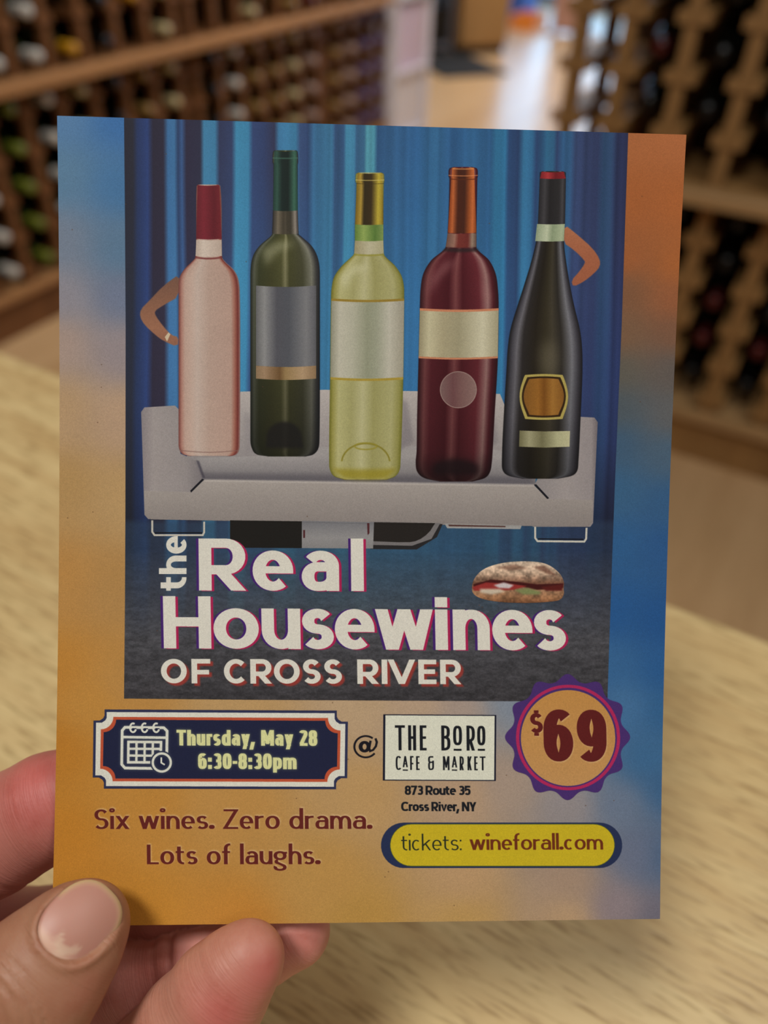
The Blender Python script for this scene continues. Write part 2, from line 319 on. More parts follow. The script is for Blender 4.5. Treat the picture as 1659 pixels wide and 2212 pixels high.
def cover(polys, grow=0):
    """anti-aliased non-zero coverage of closed polygons (design units) -> (y0, x0, array)"""
    P = [(np.asarray(p, float) - (DX0, DY0)) * S for p in polys if len(p) > 2]
    allp = np.concatenate(P)
    x0, y0 = np.floor(allp.min(0)).astype(int) - 1
    x1, y1 = np.ceil(allp.max(0)).astype(int) + 2
    x0, y0 = max(x0, 0), max(y0, 0); x1, y1 = min(x1, CW_), min(y1, CH_)
    if x1 <= x0 or y1 <= y0:
        return 0, 0, np.zeros((1, 1), np.float32)
    w, h = x1 - x0, y1 - y0
    acc = np.zeros((h, w + 1), np.float32)
    A = np.concatenate(P); B = np.concatenate([np.roll(p, -1, 0) for p in P])
    d = np.where(A[:, 1] < B[:, 1], 1, -1)
    up = A[:, 1] < B[:, 1]
    lo = np.where(up[:, None], A, B); hi = np.where(up[:, None], B, A)
    k = hi[:, 1] > lo[:, 1]
    lo, hi, d = lo[k], hi[k], d[k]
    sl = (hi[:, 0] - lo[:, 0]) / (hi[:, 1] - lo[:, 1])
    ss = 3
    for j in range(h * ss):
        y = y0 + (j + .5) / ss
        m = (lo[:, 1] <= y) & (hi[:, 1] > y)
        if not m.any():
            continue
        xs = lo[m, 0] + (y - lo[m, 1]) * sl[m] - x0
        o = np.argsort(xs); xs = np.clip(xs[o], 0, w - .001); dd = d[m][o]
        row = acc[j // ss]; wn = 0
        for i in range(len(xs) - 1):
            wn += dd[i]
            if wn != 0:
                xa, xb = xs[i], xs[i + 1]; ia, ib = int(xa), int(xb)
                if ia == ib:
                    row[ia] += xb - xa
                else:
                    row[ia] += ia + 1 - xa; row[ib] += xb - ib
                    if ib > ia + 1: row[ia + 1:ib] += 1
    return y0, x0, np.clip(acc[:, :w] / ss, 0, 1)

def blur(a, r):
    r = r * S
    n = max(1, int(r * 2.5)); k = np.exp(-.5 * (np.arange(-n, n + 1) / r) ** 2); k /= k.sum()
    a = np.pad(a, n)
    a = np.apply_along_axis(lambda v: np.convolve(v, k, 'same'), 1, a)
    a = np.apply_along_axis(lambda v: np.convolve(v, k, 'same'), 0, a)
    return a, n

class Canvas:
    def __init__(s):
        s.a = np.zeros((CH_, CW_, 3), np.float32)
    def put(s, cov, col, alpha=1.0, off=(0, 0), soft=0):
        y0, x0, m = cov
        if soft:
            m, n = blur(m, soft); y0 -= n; x0 -= n
        y0 += int(round(off[1] * S)); x0 += int(round(off[0] * S))
        h, w = m.shape
        ya, xa = max(0, -y0), max(0, -x0); yb, xb = min(h, CH_ - y0), min(w, CW_ - x0)
        if yb <= ya or xb <= xa: return
        m = m[ya:yb, xa:xb, None] * alpha
        r = s.a[y0 + ya:y0 + yb, x0 + xa:x0 + xb]
        if callable(col):
            yy, xx = np.mgrid[y0 + ya:y0 + yb, x0 + xa:x0 + xb]
            c = col(xx / S + DX0, yy / S + DY0)
        else:
            c = np.array(col, np.float32)
        r += (c - r) * m
    def poly(s, p, col, **k):
        s.put(cover([p]), col, **k)

# ---- stroked letters: skeleton paths swept by an elliptical pen
def se(cx, cy, rx, ry, a0, a1, n=2.0, k=20):
    t = np.radians(np.linspace(a0, a1, k))
    c, s_ = np.cos(t), np.sin(t)
    return [(cx + rx * np.sign(u) * abs(u) ** (2 / n), cy + ry * np.sign(v) * abs(v) ** (2 / n)) for u, v in zip(c, s_)]

def stroke(pts, closed, a, b):
    P = [np.array(pts[0], float)]
    for q in pts[1:]:
        q = np.array(q, float)
        if np.hypot(*(q - P[-1])) > 1e-4: P.append(q)
    if closed and np.hypot(*(P[0] - P[-1])) < 1e-4: P.pop()
    P = np.array(P); n = len(P)
    seg = (np.roll(P, -1, 0) - P) if closed else P[1:] - P[:-1]
    L = np.hypot(seg[:, 0], seg[:, 1])[:, None]; seg = seg / L
    N = np.stack([-seg[:, 1], seg[:, 0]], 1)
    hw = np.sqrt((a * N[:, 0]) ** 2 + (b * N[:, 1]) ** 2) / 2
    off = np.zeros_like(P)
    for i in range(n):
        if closed: i0, i1 = (i - 1) % n, i
        else: i0, i1 = max(i - 1, 0), min(i, n - 2)
        n0, n1 = N[i0], N[i1]
        den = 1 + n0 @ n1
        m = (n0 + n1) / max(den, .35)
        off[i] = m * (hw[i0] + hw[i1]) / 2
    if closed:
        return [P + off, (P - off)[::-1]]
    return [np.concatenate([P + off, (P - off)[::-1]])]

def clipy(p, lo, hi):
    for s_, v in ((1, lo), (-1, hi)):
        out = []
        for i in range(len(p)):
            A, B = p[i - 1], p[i]; da, db = s_ * (A[1] - v), s_ * (B[1] - v)
            if (da >= 0) != (db >= 0): out.append(A + (B - A) * da / (da - db))
            if db >= 0: out.append(B)
        p = out
        if len(p) < 3: return None
    return np.array(p)

def glyph(c, W, st):
    """polygons of one letter in a box of width W, cap height 1, baseline 0, y up"""
    a, b, X, n = st['a'], st['b'], st['X'], st.get('n', 2.0)
    A = st.get('asc', 1.0); D = st.get('desc', -.28)
    l, r = a / 2, W - a / 2
    o = []                       # (points, closed, clip)
    def ln(*p, cl=False, clip=None): o.append((list(p), cl, clip))
    def dia(p, q, lo, hi):       # a diagonal, cut level at lo and hi
        p, q = np.array(p, float), np.array(q, float); e = (q - p) / np.hypot(*(q - p)) * a * .5
        o.append(([p - e, q + e], False, (lo, hi)))
    def ess(H, W=W):
        ru = (H - b) * .25; ym = b / 2 + 2 * ru; rx = (W - a) / 2
        up = se(W / 2, ym + ru, rx * .93, ru, 28, 270, n); lw = se(W / 2, ym - ru, rx, ru, 90, -150, n)
        ln(*(up + lw[1:]))
    if c in 'Il1|': ln((W / 2, 0), (W / 2, A if c == 'l' else 1))
    elif c == 'i':
        ln((W / 2, 0), (W / 2, X))
        dh = st.get('dot', .19); y = A - dh
        if st.get('rdot'): ln(*se(W / 2, A - a * .62, a * .31, a * .31, 0, 360), cl=True); o[-1] = (se(W / 2, A - a * .55, a * .28, a * .28, 0, 350), True, None)
        else: ln((W / 2, y), (W / 2, A))
    elif c == 'H': ln((l, 0), (l, 1)); ln((r, 0), (r, 1)); ln((l, .51), (r, .51))
    elif c == 'T': ln((W / 2, 0), (W / 2, 1)); ln((0, 1 - b / 2), (W, 1 - b / 2))
    elif c == 'E': ln((l, 0), (l, 1)); ln((l, 1 - b / 2), (W, 1 - b / 2)); ln((l, b / 2), (W, b / 2)); ln((l, .51), (W * .93, .51))
    elif c == 'F': ln((l, 0), (l, 1)); ln((l, 1 - b / 2), (W, 1 - b / 2)); ln((l, .46), (W * .93, .46))
    elif c == 'L': ln((l, 0), (l, 1)); ln((l, b / 2), (W, b / 2))
    elif c in 'O0': ln(*se(W / 2, .5, (W - a) / 2, (1 - b) / 2, 0, 350, n, 36), cl=True)
    elif c == 'C': ln(*se(W * .56, .5, W * .56 - a / 2, (1 - b) / 2, 44, 316, n, 30))
    elif c == 'R' or c == 'P':
        ym = .40; rr = (1 - b / 2 - ym) / 2; xb = max(r - rr * 1.0, l)
        ln((l, 0), (l, 1)); ln(*([(l, 1 - b / 2)] + se(xb, ym + rr, r - xb, rr, 90, -90, n, 14) + [(l, ym)]))
        if c == 'R': dia((W * .45, ym), (W - a * .55, 0), 0, ym)
    elif c == 'B':
        ym = .53; ru = (1 - b / 2 - ym) / 2; rl = (ym - b / 2) / 2
        xb = max(r - ru, l); xc = max(r - rl, l); ln((l, 0), (l, 1))
        ln(*([(l, 1 - b / 2)] + se(xb - .02, ym + ru, r - xb, ru, 90, -90, n, 14) + [(l, ym)]))
        ln(*([(l, ym)] + se(xc, b / 2 + rl, r - xc, rl, 90, -90, n, 14) + [(l, b / 2)]))
    elif c == 'S': ess(1)
    elif c == 's': ess(X)
    elif c == 'V': dia((l * 1.05, 1), (W / 2, 0), 0, 1); dia((r - .05 * a, 1), (W / 2, 0), 0, 1)
    elif c == 'v': dia((l, X), (W / 2, 0), 0, X); o[-1:] = []; ln((l - .1 * a, X + .02), (W / 2, a * .4 - .06), (r + .1 * a, X + .02), clip=(0, X))
    elif c == 'w':
        m = .02; ln((l, X + m), (W * .29, -.0), clip=(0, X)); ln((W * .29, 0), (W / 2, X), clip=(0, X)); ln((W / 2, X), (W * .71, 0), clip=(0, X)); ln((W * .71, 0), (r, X + m), clip=(0, X))
        o[:] = []
        for p, q in (((l * .9, X), (W * .285, 0)), ((W / 2, X), (W * .285, 0)), ((W / 2, X), (W * .715, 0)), ((W - l * .9, X), (W * .715, 0))): dia(p, q, 0, X)
    elif c == 'M': ln((l, 0), (l, 1)); ln((r, 0), (r, 1)); dia((l + a * .1, 1), (W / 2, .25), .1, 1); dia((r - a * .1, 1), (W / 2, .25), .1, 1)
    elif c == 'N': ln((l, 0), (l, 1)); ln((r, 0), (r, 1)); dia((l, 1), (r, 0), 0, 1)
    elif c == 'K': ln((l, 0), (l, 1)); dia((l, .38), (r, 1), 0, 1); dia((W * .42, .58), (r, 0), 0, 1)
    elif c == 'k': ln((l, 0), (l, A)); dia((l, X * .42), (r - .02, X), 0, X); dia((W * .42, X * .6), (r, 0), 0, X)
    elif c == 'Y': ln((W / 2, 0), (W / 2, .45)); dia((l, 1), (W / 2, .38), .3, 1); dia((r, 1), (W / 2, .38), .3, 1)
    elif c == 'y': dia((l, X), (W / 2 + .01, 0), 0, X); dia((r, X), (W * .36, D), D, X)
    elif c == 'x': dia((l, X), (r, 0), 0, X); dia((r, X), (l, 0), 0, X)
    elif c == 'Z': ln((.02, 1 - b / 2), (W, 1 - b / 2)); ln((0, b / 2), (W, b / 2)); dia((r, 1 - b / 2), (l, b / 2), 0, 1)
    elif c == 'A': dia((l, 0), (W / 2, 1), 0, 1); dia((r, 0), (W / 2, 1), 0, 1); ln((W * .2, .3), (W * .8, .3))
    elif c == 'o': ln(*se(W / 2, X / 2, (W - a) / 2, (X - b) / 2, 0, 350, n, 36), cl=True)
    elif c == 'c': ln(*se(W / 2 + .01, X / 2, (W - a) / 2, (X - b) / 2, 50, 310, n, 26))
    elif c == 'e':
        ln(*([(r, X * .43)] + se(W / 2, X / 2, (W - a) / 2, (X - b) / 2, 0, 312, n, 32)[0:]))
        bb = st.get('ebar', b * .8); o.append(([(l, X * .43 + bb / 2), (W - a * .3, X * .43 + bb / 2)], False, (X * .43, X * .43 + bb)))
    elif c == 'a':
        yb = X * .60; rr = (yb - b / 2) / 2; xc = l + rr * .95
        ln(*([(r, 0), (r, X * .62)] + se(W / 2 + .01, X * .62, r - W / 2 - .01, X * .38 - b / 2, 0, 150, n, 14)))
        ln(*([(r, yb)] + se(min(xc, W * .55), b / 2 + rr, min(xc, W * .55) - l, rr, 90, 270, n, 16) + se(W * .5, b / 2 + rr, r - W * .5, rr, 270, 360, n, 8)))
    elif c in 'dqgb' and not (c == 'g' and st.get('g2')):
        ln(*se(W / 2, X / 2, (W - a) / 2, (X - b) / 2, 0, 350, n, 32), cl=True); ln((r, 0), (r, A))
    elif c == 'g':
        cy_ = X * .66; ry = X * .34 - b / 2
        ln(*se(W * .46, cy_, W * .36, ry, 0, 350, n, 28), cl=True)
        ln((W * .7, X - b * .9), (W, X - b * .8))
        ln(*(se(W * .42, X * .2, W * .25, X * .12, 120, 250, n, 8) + se(W * .45, D * .5, W / 2 - a / 2, -D * .5 - b * .2, 60, -200, n, 22)))
    elif c == 'p': ln(*se(W / 2, X / 2, (W - a) / 2, (X - b) / 2, 0, 350, n, 32), cl=True); ln((l, D), (l, X))
    elif c in 'nhr':
        ln((l, 0), (l, A if c == 'h' else X)); ra = min((r - l) / 2 * 1.15, X * .5)
        if c == 'r': ln(*([(l, X - b / 2 - ra)] + se(l + (W - l) * .9, X - b / 2 - ra, (W - l) * .9, ra, 180, 85, n, 10)))
        else: ln(*([(l, X - b / 2 - ra)] + se((l + r) / 2, X - b / 2 - ra, (r - l) / 2, ra, 180, 0, n, 16) + [(r, 0)]))
    elif c == 'm':
        ln((l, 0), (l, X)); mid = W / 2; ra = min((r - l) / 4 * 1.3, X * .5)
        for p, q in ((l, mid), (mid, r)): ln(*([(p, X - b / 2 - ra)] + se((p + q) / 2, X - b / 2 - ra, (q - p) / 2, ra, 180, 0, n, 14) + [(q, 0)]))
    elif c == 'u':
        ra = min((r - l) / 2 * 1.1, X * .5); ln((r, 0), (r, X)); ln(*([(l, X)] + se((l + r) / 2, b / 2 + ra, (r - l) / 2, ra, 180, 360, n, 16)))
    elif c == 't':
        x = W * .36; T = st.get('T', X + .2); ra = (W - x) * .8
        ln(*([(x, T)] + se(x + ra, b / 2 + ra, ra, ra, 180, 275, n, 10))); ln((0, X - b / 2), (W * .92, X - b / 2))
    elif c == 'f':
        x = W * .42; ra = (W - x) * .85
        ln(*([(x, 0)] + se(x + ra, A - b / 2 - ra, ra, ra, 180, 85, n, 10))); ln((0, X - b / 2), (W * .92, X - b / 2))
    elif c == '.': q = max(a, b) * .56; o.append((se(W / 2, q, q / 2, q / 2, 0, 350), True, None)); o.append(([(W / 2, q * .6), (W / 2, q * 1.4)], False, None))
    elif c == ':': 
        for y0 in (0, X - a * 1.1): ln((W / 2, y0), (W / 2, y0 + a * 1.05))
    elif c == ',': dia((W / 2, a), (W / 2 - a * .45, -a * .8), -a, a)
    elif c == '-': ln((0, .42), (W, .42))
    elif c == '2': ln(*(se(W / 2, 1 - (W - a) / 2 - b / 2, (W - a) / 2, (W - a) / 2, 165, -25, n, 16) + [(l, b / 2 + .02)])); ln((l - a * .35, b / 2), (W, b / 2))
    elif c == '3':
        ru = (1 - b) * .24; rl = (1 - b) * .26; ym = b / 2 + 2 * rl
        ln(*(se(W / 2, ym + ru, (W - a) / 2 * .94, ru, 150, -90, n, 18) + [(W * .35, ym)])); ln(*([(W * .35, ym)] + se(W / 2, ym - rl, (W - a) / 2, rl, 90, -150, n, 18)))
    elif c == '5':
        rl = .3 - b / 4; yb = b / 2 + 2 * rl
        ln((W * .95, 1 - b / 2), (l + .02, 1 - b / 2), (l, yb - .06), *se(W / 2, b / 2 + rl, (W - a) / 2, rl, 120, -150, n, 20))
    elif c == '6':
        rl = (W - a) / 2; ry = min(.31 - b / 4, .5) if W > .45 else .3 - b / 4
        ln(*se(W / 2, b / 2 + ry, rl, ry, 0, 350, n, 30), cl=True)
        ln(*([(l, b / 2 + ry)] + se(W / 2 + .02, 1 - b / 2 - .3, rl + .02, .3, 180, 48, n, 14)))
    elif c == '9':
        rl = (W - a) / 2; ry = .31 - b / 4
        ln(*se(W / 2, 1 - b / 2 - ry, rl, ry, 0, 350, n, 30), cl=True)
        ln(*([(r, 1 - b / 2 - ry)] + se(W / 2 - .02, b / 2 + .3, rl + .02, .3, 0, -132, n, 14)))
    elif c == '8':
        ru = (1 - b) * .24; rl = (1 - b) * .26
        ln(*se(W / 2, 1 - b / 2 - ru, (W - a) / 2 * .92, ru, 0, 350, n, 24), cl=True); ln(*se(W / 2, b / 2 + rl, (W - a) / 2, rl, 0, 350, n, 24), cl=True)
    elif c == '7': ln((0, 1 - b / 2), (W, 1 - b / 2)); dia((r, 1 - b / 2), (W * .35, 0), 0, 1)
    elif c == '&':
        ln(*([(W, .56), (W * .42, .56)] + se(W * .42, .56 - .28 + b / 4, W * .42 - l, .28 - b / 4, 90, 270, n, 14) + se(W * .42, .28, r - W * .42, .28 - b / 2, 270, 360, n, 8) + [(r, .56 + .12)]))
        ln(*([(W * .42, .56)] + se(W * .44, .56 + .22 - b / 4, W * .44 - l, .22 - b / 4, 270, 90, n, 12) + [(W * .9, 1 - b / 2)]))
    elif c == '$': ess(1); ln((W / 2, 1), (W / 2, 1.14)); ln((W / 2, 0), (W / 2, -.14))
    out = []
    for pts, cl, clip in o:
        for p in stroke(pts, cl, a, b):
            if clip: p = clipy(p, *clip)
            if p is not None and len(p) > 2: out.append(p)
    return out

WID = dict(zip("acdehiklmnoprstuvwxyfg", (.62, .6, .66, .64, .63, .0, .62, .0, 1.0, .63, .68, .66, .42, .55, .44, .63, .64, .96, .64, .64, .42, .64)))
WID.update(zip("ABCEFHKLMNORSTVYZ", (.8, .7, .82, .62, .6, .76, .76, .58, .95, .8, .88, .74, .68, .7, .8, .76, .7)))
WID.update(zip("0123456789", (.66, .3, .62, .62, .66, .62, .64, .62, .64, .64))); WID.update({' ': .3, '.': 0, ',': 0, ':': 0, '-': .34, '&': .7, '$': .6})

def text(s, p0, p1, cap, st, lean=0.0, ranges=None, track=.12, sp=.32):
    """polygons of a line of writing from baseline point p0 to p1 (design units), CAP its capital height"""
    p0, p1 = np.array(p0, float), np.array(p1, float)
    e = (p1 - p0) / np.hypot(*(p1 - p0)); up = np.array([-lean, -1.0]) * cap
    if ranges is None:
        ws = []
        for c in s:
            w = WID[c] * st.get('cw', 1); 
            if c in 'il.,:I': w = st['a'] * 1.0
            if c == ' ': w = sp
            ws.append(w)
        tot = sum(ws) + track * (len(s) - 1); k = np.hypot(*(p1 - p0)) / cap / tot
        x = 0; out = []
        for c, w in zip(s, ws):
            wk = w * k
            if c in 'il.,:I': wk = w
            if c != ' ':
                for p in glyph(c, wk, st):
                    out.append(p0 + (p[:, :1] + x + (w * k - wk) / 2) * cap * e + p[:, 1:] * up)
            x += (w + track) * k
        return out
    out = []
    for c, xa, xb in ranges:
        for p in glyph(c, (xb - xa) / cap, st):
            t = (xa - p0[0]) / e[0]
            out.append(p0 + (p[:, :1] * cap + t) * e + p[:, 1:] * up)
    return out

def chaikin(p, n=2):
    p = np.array(p, float)
    for _ in range(n):
        q = np.roll(p, -1, 0); p = np.stack([p * .75 + q * .25, p * .25 + q * .75], 1).reshape(-1, 2)
    return [tuple(v) for v in p]

def lerp(a, b, t): return a + (b - a) * t

def stops(t, st):
    xs = [s_[0] for s_ in st]
    return np.stack([np.interp(t, xs, [s_[1][k] for s_ in st]) for k in range(3)], -1).astype(np.float32)

def vnoise(h, w, cell, seed, cellx=None):
    rg = np.random.RandomState(seed); cellx = cellx or cell
    gy, gx = int(h / cell) + 3, int(w / cellx) + 3
    g = rg.rand(gy, gx).astype(np.float32)
    y = np.arange(h) / cell; x = np.arange(w) / cellx
    iy, ix = y.astype(int), x.astype(int); fy, fx = y - iy, x - ix
    fy = fy * fy * (3 - 2 * fy); fx = fx * fx * (3 - 2 * fx)
    r0 = g[iy][:, ix] * (1 - fx) + g[iy][:, ix + 1] * fx
    r1 = g[iy + 1][:, ix] * (1 - fx) + g[iy + 1][:, ix + 1] * fx
    return r0 * (1 - fy)[:, None] + r1 * fy[:, None] - .5

OUT = {}     # outlines of the printed pieces that become raised parts of the card

def bottle_fn(prof):
    ys = np.array([p[0] for p in prof]); L = np.array([p[1] for p in prof]); R = np.array([p[2] for p in prof])
    def t(x, y):
        l = np.interp(y, ys, L); r = np.interp(y, ys, R); return (x - l) / np.maximum(r - l, 1)
    return t

def smooth_prof(prof):
    """densify a profile of (y, left, right) with a Catmull-Rom spline in y"""
    P = np.array(prof, float); out = []
    n = len(P)
    for i in range(n - 1):
        p0, p1, p2, p3 = P[max(i - 1, 0)], P[i], P[i + 1], P[min(i + 2, n - 1)]
        h = p2[0] - p1[0]
        m1 = (p2 - p0) / max(p2[0] - p0[0], 1e-6) * h; m2 = (p3 - p1) / max(p3[0] - p1[0], 1e-6) * h
        for t in np.linspace(0, 1, 7)[:-1]:
            q = (2*t**3-3*t**2+1)*p1 + (t**3-2*t**2+t)*m1 + (-2*t**3+3*t**2)*p2 + (t**3-t**2)*m2
            q[0] = p1[0] + h * t; lo, hi = np.minimum(p1, p2), np.maximum(p1, p2)
            out.append(np.clip(q, lo, hi))
    out.append(P[-1]); return out

def prof_poly(prof):
    return [(p[1], p[0]) for p in prof] + [(p[2], p[0]) for p in prof[::-1]]

PANEL = [(268, 253), (540, 261), (810, 270), (1084, 279), (1357, 287), (1343, 700), (1328, 1050), (1319, 1300), (1312, 1515), (1051, 1514.5), (790, 1513), (529, 1511.5), (268, 1509), (270, 1300), (271, 1100), (271.5, 700), (270, 470)]
RIGHT_LEAN, LEFT_LEAN = -.034, -.004
def lean_at(x): return lerp(LEFT_LEAN, RIGHT_LEAN, (x - 270) / 1087)     # dx per unit down is positive leftwards

def paint():
    C = Canvas(); a = C.a
    # --- soft colour ground of the card: control colours blended smoothly
    ctl = [(120,250,(88,128,172)),(268,250,(62,112,172)),(120,380,(92,128,160)),(268,400,(72,118,165)),(120,520,(118,130,150)),(268,540,(92,122,152)),
           (125,640,(142,138,148)),(268,640,(112,122,148)),(125,740,(168,146,136)),(268,760,(150,138,142)),(125,880,(182,150,114)),(268,900,(182,152,126)),
           (125,1050,(178,142,92)),(268,1080,(184,150,104)),(120,1250,(184,136,76)),(268,1280,(178,136,82)),(115,1450,(190,132,58)),(268,1480,(186,138,76)),
           (112,1620,(186,124,46)),(200,1520,(192,138,66)),(112,1800,(192,128,46)),(112,2000,(194,132,44)),(300,1720,(192,136,62)),(300,1990,(194,134,52)),
           (500,1520,(188,152,104)),(500,1740,(190,142,78)),(500,1990,(192,134,58)),(780,1520,(188,160,128)),(780,1720,(190,152,102)),(700,1900,(188,144,80)),(780,1990,(184,142,74)),
           (1000,1540,(168,150,140)),(900,1525,(184,158,134)),(1000,1720,(184,154,126)),(1000,1900,(188,152,112)),(1000,1990,(188,150,92)),(1100,1700,(168,148,134)),
           (1230,1740,(150,142,144)),(1230,1900,(168,142,122)),(1230,1985,(184,152,118)),(1340,1740,(108,122,146)),(1380,1850,(108,116,140)),(1430,1850,(82,104,136)),(1330,1960,(142,128,134)),(1425,1985,(112,108,122)),
           (1350,1530,(70,114,160)),(1440,1530,(52,98,146)),(1400,1640,(62,106,150)),(1440,1700,(62,100,142)),(1100,1520,(130,140,156)),
           (1350,290,(172,104,62)),(1485,290,(176,106,64)),(1350,430,(166,96,52)),(1480,440,(170,98,52)),(1345,560,(160,94,54)),(1470,570,(168,98,52)),(1345,620,(126,88,64)),(1462,650,(150,92,60)),
           (1340,720,(122,92,70)),(1460,720,(124,88,68)),(1335,800,(96,92,84)),(1455,800,(98,90,86)),(1332,880,(80,90,98)),(1452,900,(96,96,98)),(1330,960,(64,92,120)),(1448,980,(74,96,118)),
           (1325,1060,(58,98,136)),(1442,1090,(54,92,134)),(1322,1180,(48,94,144)),(1440,1180,(46,88,140)),(1318,1320,(40,88,146)),(1436,1340,(38,84,142)),(1316,1440,(56,102,152)),(1436,1450,(44,92,148))]
    gx, gy = np.meshgrid(np.linspace(DX0, DX0 + DW, 71), np.linspace(DY0, DY0 + DH, 90))
    w = 0; v = 0
    for x, y, c in ctl:
        k = 1 / (((gx - x) ** 2 * .8 + (gy - y) ** 2) + 900) ** 1.7
        w = w + k; v = v + k[..., None] * np.array(c, float)
    g = (v / w[..., None]) / 255
    yi = np.linspace(0, 88.999, CH_); xi = np.linspace(0, 69.999, CW_)
    iy, ix = yi.astype(int), xi.astype(int); fy, fx = (yi - iy)[:, None, None], (xi - ix)[None, :, None]
    a[:] = (g[iy][:, ix] * (1 - fx) + g[iy][:, ix + 1] * fx) * (1 - fy) + (g[iy + 1][:, ix] * (1 - fx) + g[iy + 1][:, ix + 1] * fx) * fy
    c255 = lambda *c: tuple(k / 255 for k in c)
    # --- picture panel: blue curtain above, dark reflecting floor below
    st = [(268,(44,42,56)),(286,(44,44,58)),(296,(40,56,104)),(318,(44,66,128)),(330,(46,42,62)),(352,(48,44,66)),(362,(58,112,170)),(376,(60,116,172)),(384,(44,66,110)),(392,(56,92,150)),(402,(48,44,70)),(432,(48,48,74)),
          (440,(62,132,180)),(464,(60,130,178)),(474,(50,58,96)),(500,(52,66,110)),(510,(60,142,190)),(536,(58,136,184)),(546,(52,72,124)),(570,(50,66,114)),(592,(52,56,90)),(602,(60,126,178)),(638,(60,134,184)),(648,(54,78,126)),
          (664,(50,74,124)),(678,(56,112,162)),(716,(60,126,174)),(724,(50,82,128)),(742,(50,88,136)),(748,(64,140,182)),(764,(62,134,178)),(770,(52,96,140)),(786,(56,108,152)),(792,(80,158,182)),(808,(74,150,178)),(816,(48,94,148)),
          (850,(50,100,154)),(900,(46,100,158)),(940,(50,108,160)),(980,(44,94,150)),(1020,(46,102,156)),(1060,(44,96,150)),(1072,(48,124,176)),(1092,(46,120,172)),(1100,(44,78,130)),(1120,(44,70,120)),(1132,(50,118,168)),(1150,(48,112,164)),
          (1160,(44,72,122)),(1176,(46,100,150)),(1182,(50,116,164)),(1196,(50,108,158)),(1204,(46,66,112)),(1216,(46,92,142)),(1232,(48,94,144)),(1244,(52,70,116)),(1270,(50,64,108)),(1292,(50,62,106)),(1306,(46,78,122)),(1322,(46,74,116)),(1334,(42,52,94)),(1357,(44,50,90))]
    x0 = np.array([s_[0] for s_ in st]); colr = np.array([s_[1] for s_ in st], float) / 255
    rg = np.random.RandomState(5)
    sx_ = np.cumsum(rg.uniform(4, 11, 170)) + 260; sv_ = rg.uniform(-.10, .07, 170)
    def curtain(x, y):
        # straighten: rows keep their fraction between the panel's left and right edge
        L = np.interp(y, [253, 700, 1100, 1509], [268, 271.5, 271, 268]); R = np.interp(y, [287, 700, 1050, 1300, 1515], [1357, 1343, 1328, 1319, 1312])
        u = 268 + (x - L) / (R - L) * 1089
        u = u + 6 * np.sin(u / 37) * np.clip((y - 400) / 500, 0, 1)
        c = np.stack([np.interp(u, x0, colr[:, k]) for k in range(3)], -1)
        br = np.interp(y, [253, 420, 650, 850, 1000, 1125], [.98, 1.0, 1.06, 1.06, .95, .8])[..., None]
        # lower down the middle is a brighter, cleaner cyan
        mid = np.clip(1 - abs(u - 800) / 420, 0, 1) * np.clip((y - 330) / 350, 0, 1)
        c = c * (1 - .38 * mid[..., None]) + np.array(c255(42, 122, 172)) * (.38 * mid[..., None])
        sd = np.clip((u - 1180) / 170, 0, 1) * np.clip((y - 500) / 300, 0, 1)
        c = c * (1 - .6 * sd[..., None]) + np.array(c255(38, 56, 108)) * .6 * sd[..., None]
        dk = np.clip((330 - u) / 60, 0, 1) * np.clip((y - 300) / 400, 0, 1)
        c = c * (1 - .6 * dk[..., None]) + np.array(c255(34, 44, 66)) * .6 * dk[..., None]
        dk = np.clip((1310 - u) / 25, 0, 1) * 0 + np.clip((u - 1290) / 40, 0, 1) * np.clip((y - 950) / 200, 0, 1)
        c = c * (1 - .7 * dk[..., None]) + np.array(c255(34, 38, 60)) * .7 * dk[..., None]
        stripe = np.interp(u, sx_, sv_)[..., None] * np.clip((u[..., None] - 560) / 120, 0, 1)
        c = c * br * (1 + stripe)
        c = c * .9 + .1 * c.mean(-1, keepdims=True)
        # floor: reflection of the curtain fading to dark carpet
        f = np.clip((y - 1118) / 14, 0, 1)[..., None]
        refl = np.array(c255(44, 60, 84)) * .55 + c * .5
        far = np.clip(1 - abs(u - 760) / 520, 0, 1)[..., None]
        refl = refl * (1 - .45 * far) + np.array(c255(62, 100, 124)) * .45 * far
        fade = np.clip((y - 1190) / 190, 0, 1)[..., None] ** .8
        gr = np.array(c255(74, 74, 80)); gr2 = np.array(c255(60, 58, 62)); kk = np.clip((y - 1380) / 130, 0, 1)[..., None]
        fl = refl * (1 - fade) + (gr * (1 - kk) + gr2 * kk) * fade
        return (c * (1 - f) + fl * f).astype(np.float32)
    panel = cover([PANEL]); OUT['picture_panel'] = PANEL
    C.put(panel, curtain)
    y0, x0_, m = panel; h, w_ = m.shape
    nz = vnoise(h, w_, 5, 2, 9) * .6 + vnoise(h, w_, 11, 3, 34) * .7 + vnoise(h, w_, 2.2, 4, 3) * .5
    yy = (np.arange(h) + y0) / S + DY0
    amp = np.interp(yy, [1130, 1250, 1380, 1515], [.01, .05, .11, .12])[:, None] * (yy[:, None] > 1130)
    a[y0:y0 + h, x0_:x0_ + w_] *= (1 + nz * amp * 3.2 * m)[..., None]
    # --- sofa
    sofa_back = [(500, 880), (520, 846), (700, 842), (900, 845), (1080, 851), (1092, 880), (1160, 1000), (1150, 1050), (430, 1045), (390, 1000)]
    G = lambda c1, c2, ya, yb: (lambda x, y: np.array(c255(*c1)) + (np.array(c255(*c2)) - np.array(c255(*c1))) * np.clip((y - ya) / (yb - ya), 0, 1)[..., None])
    C.poly(sofa_back, G((182, 174, 172), (146, 140, 142), 845, 1000))
    C.poly([(425, 990), (560, 985), (700, 966), (1000, 962), (1160, 985), (1156, 1050), (440, 1042)], G((160, 155, 156), (118, 114, 118), 985, 1045))
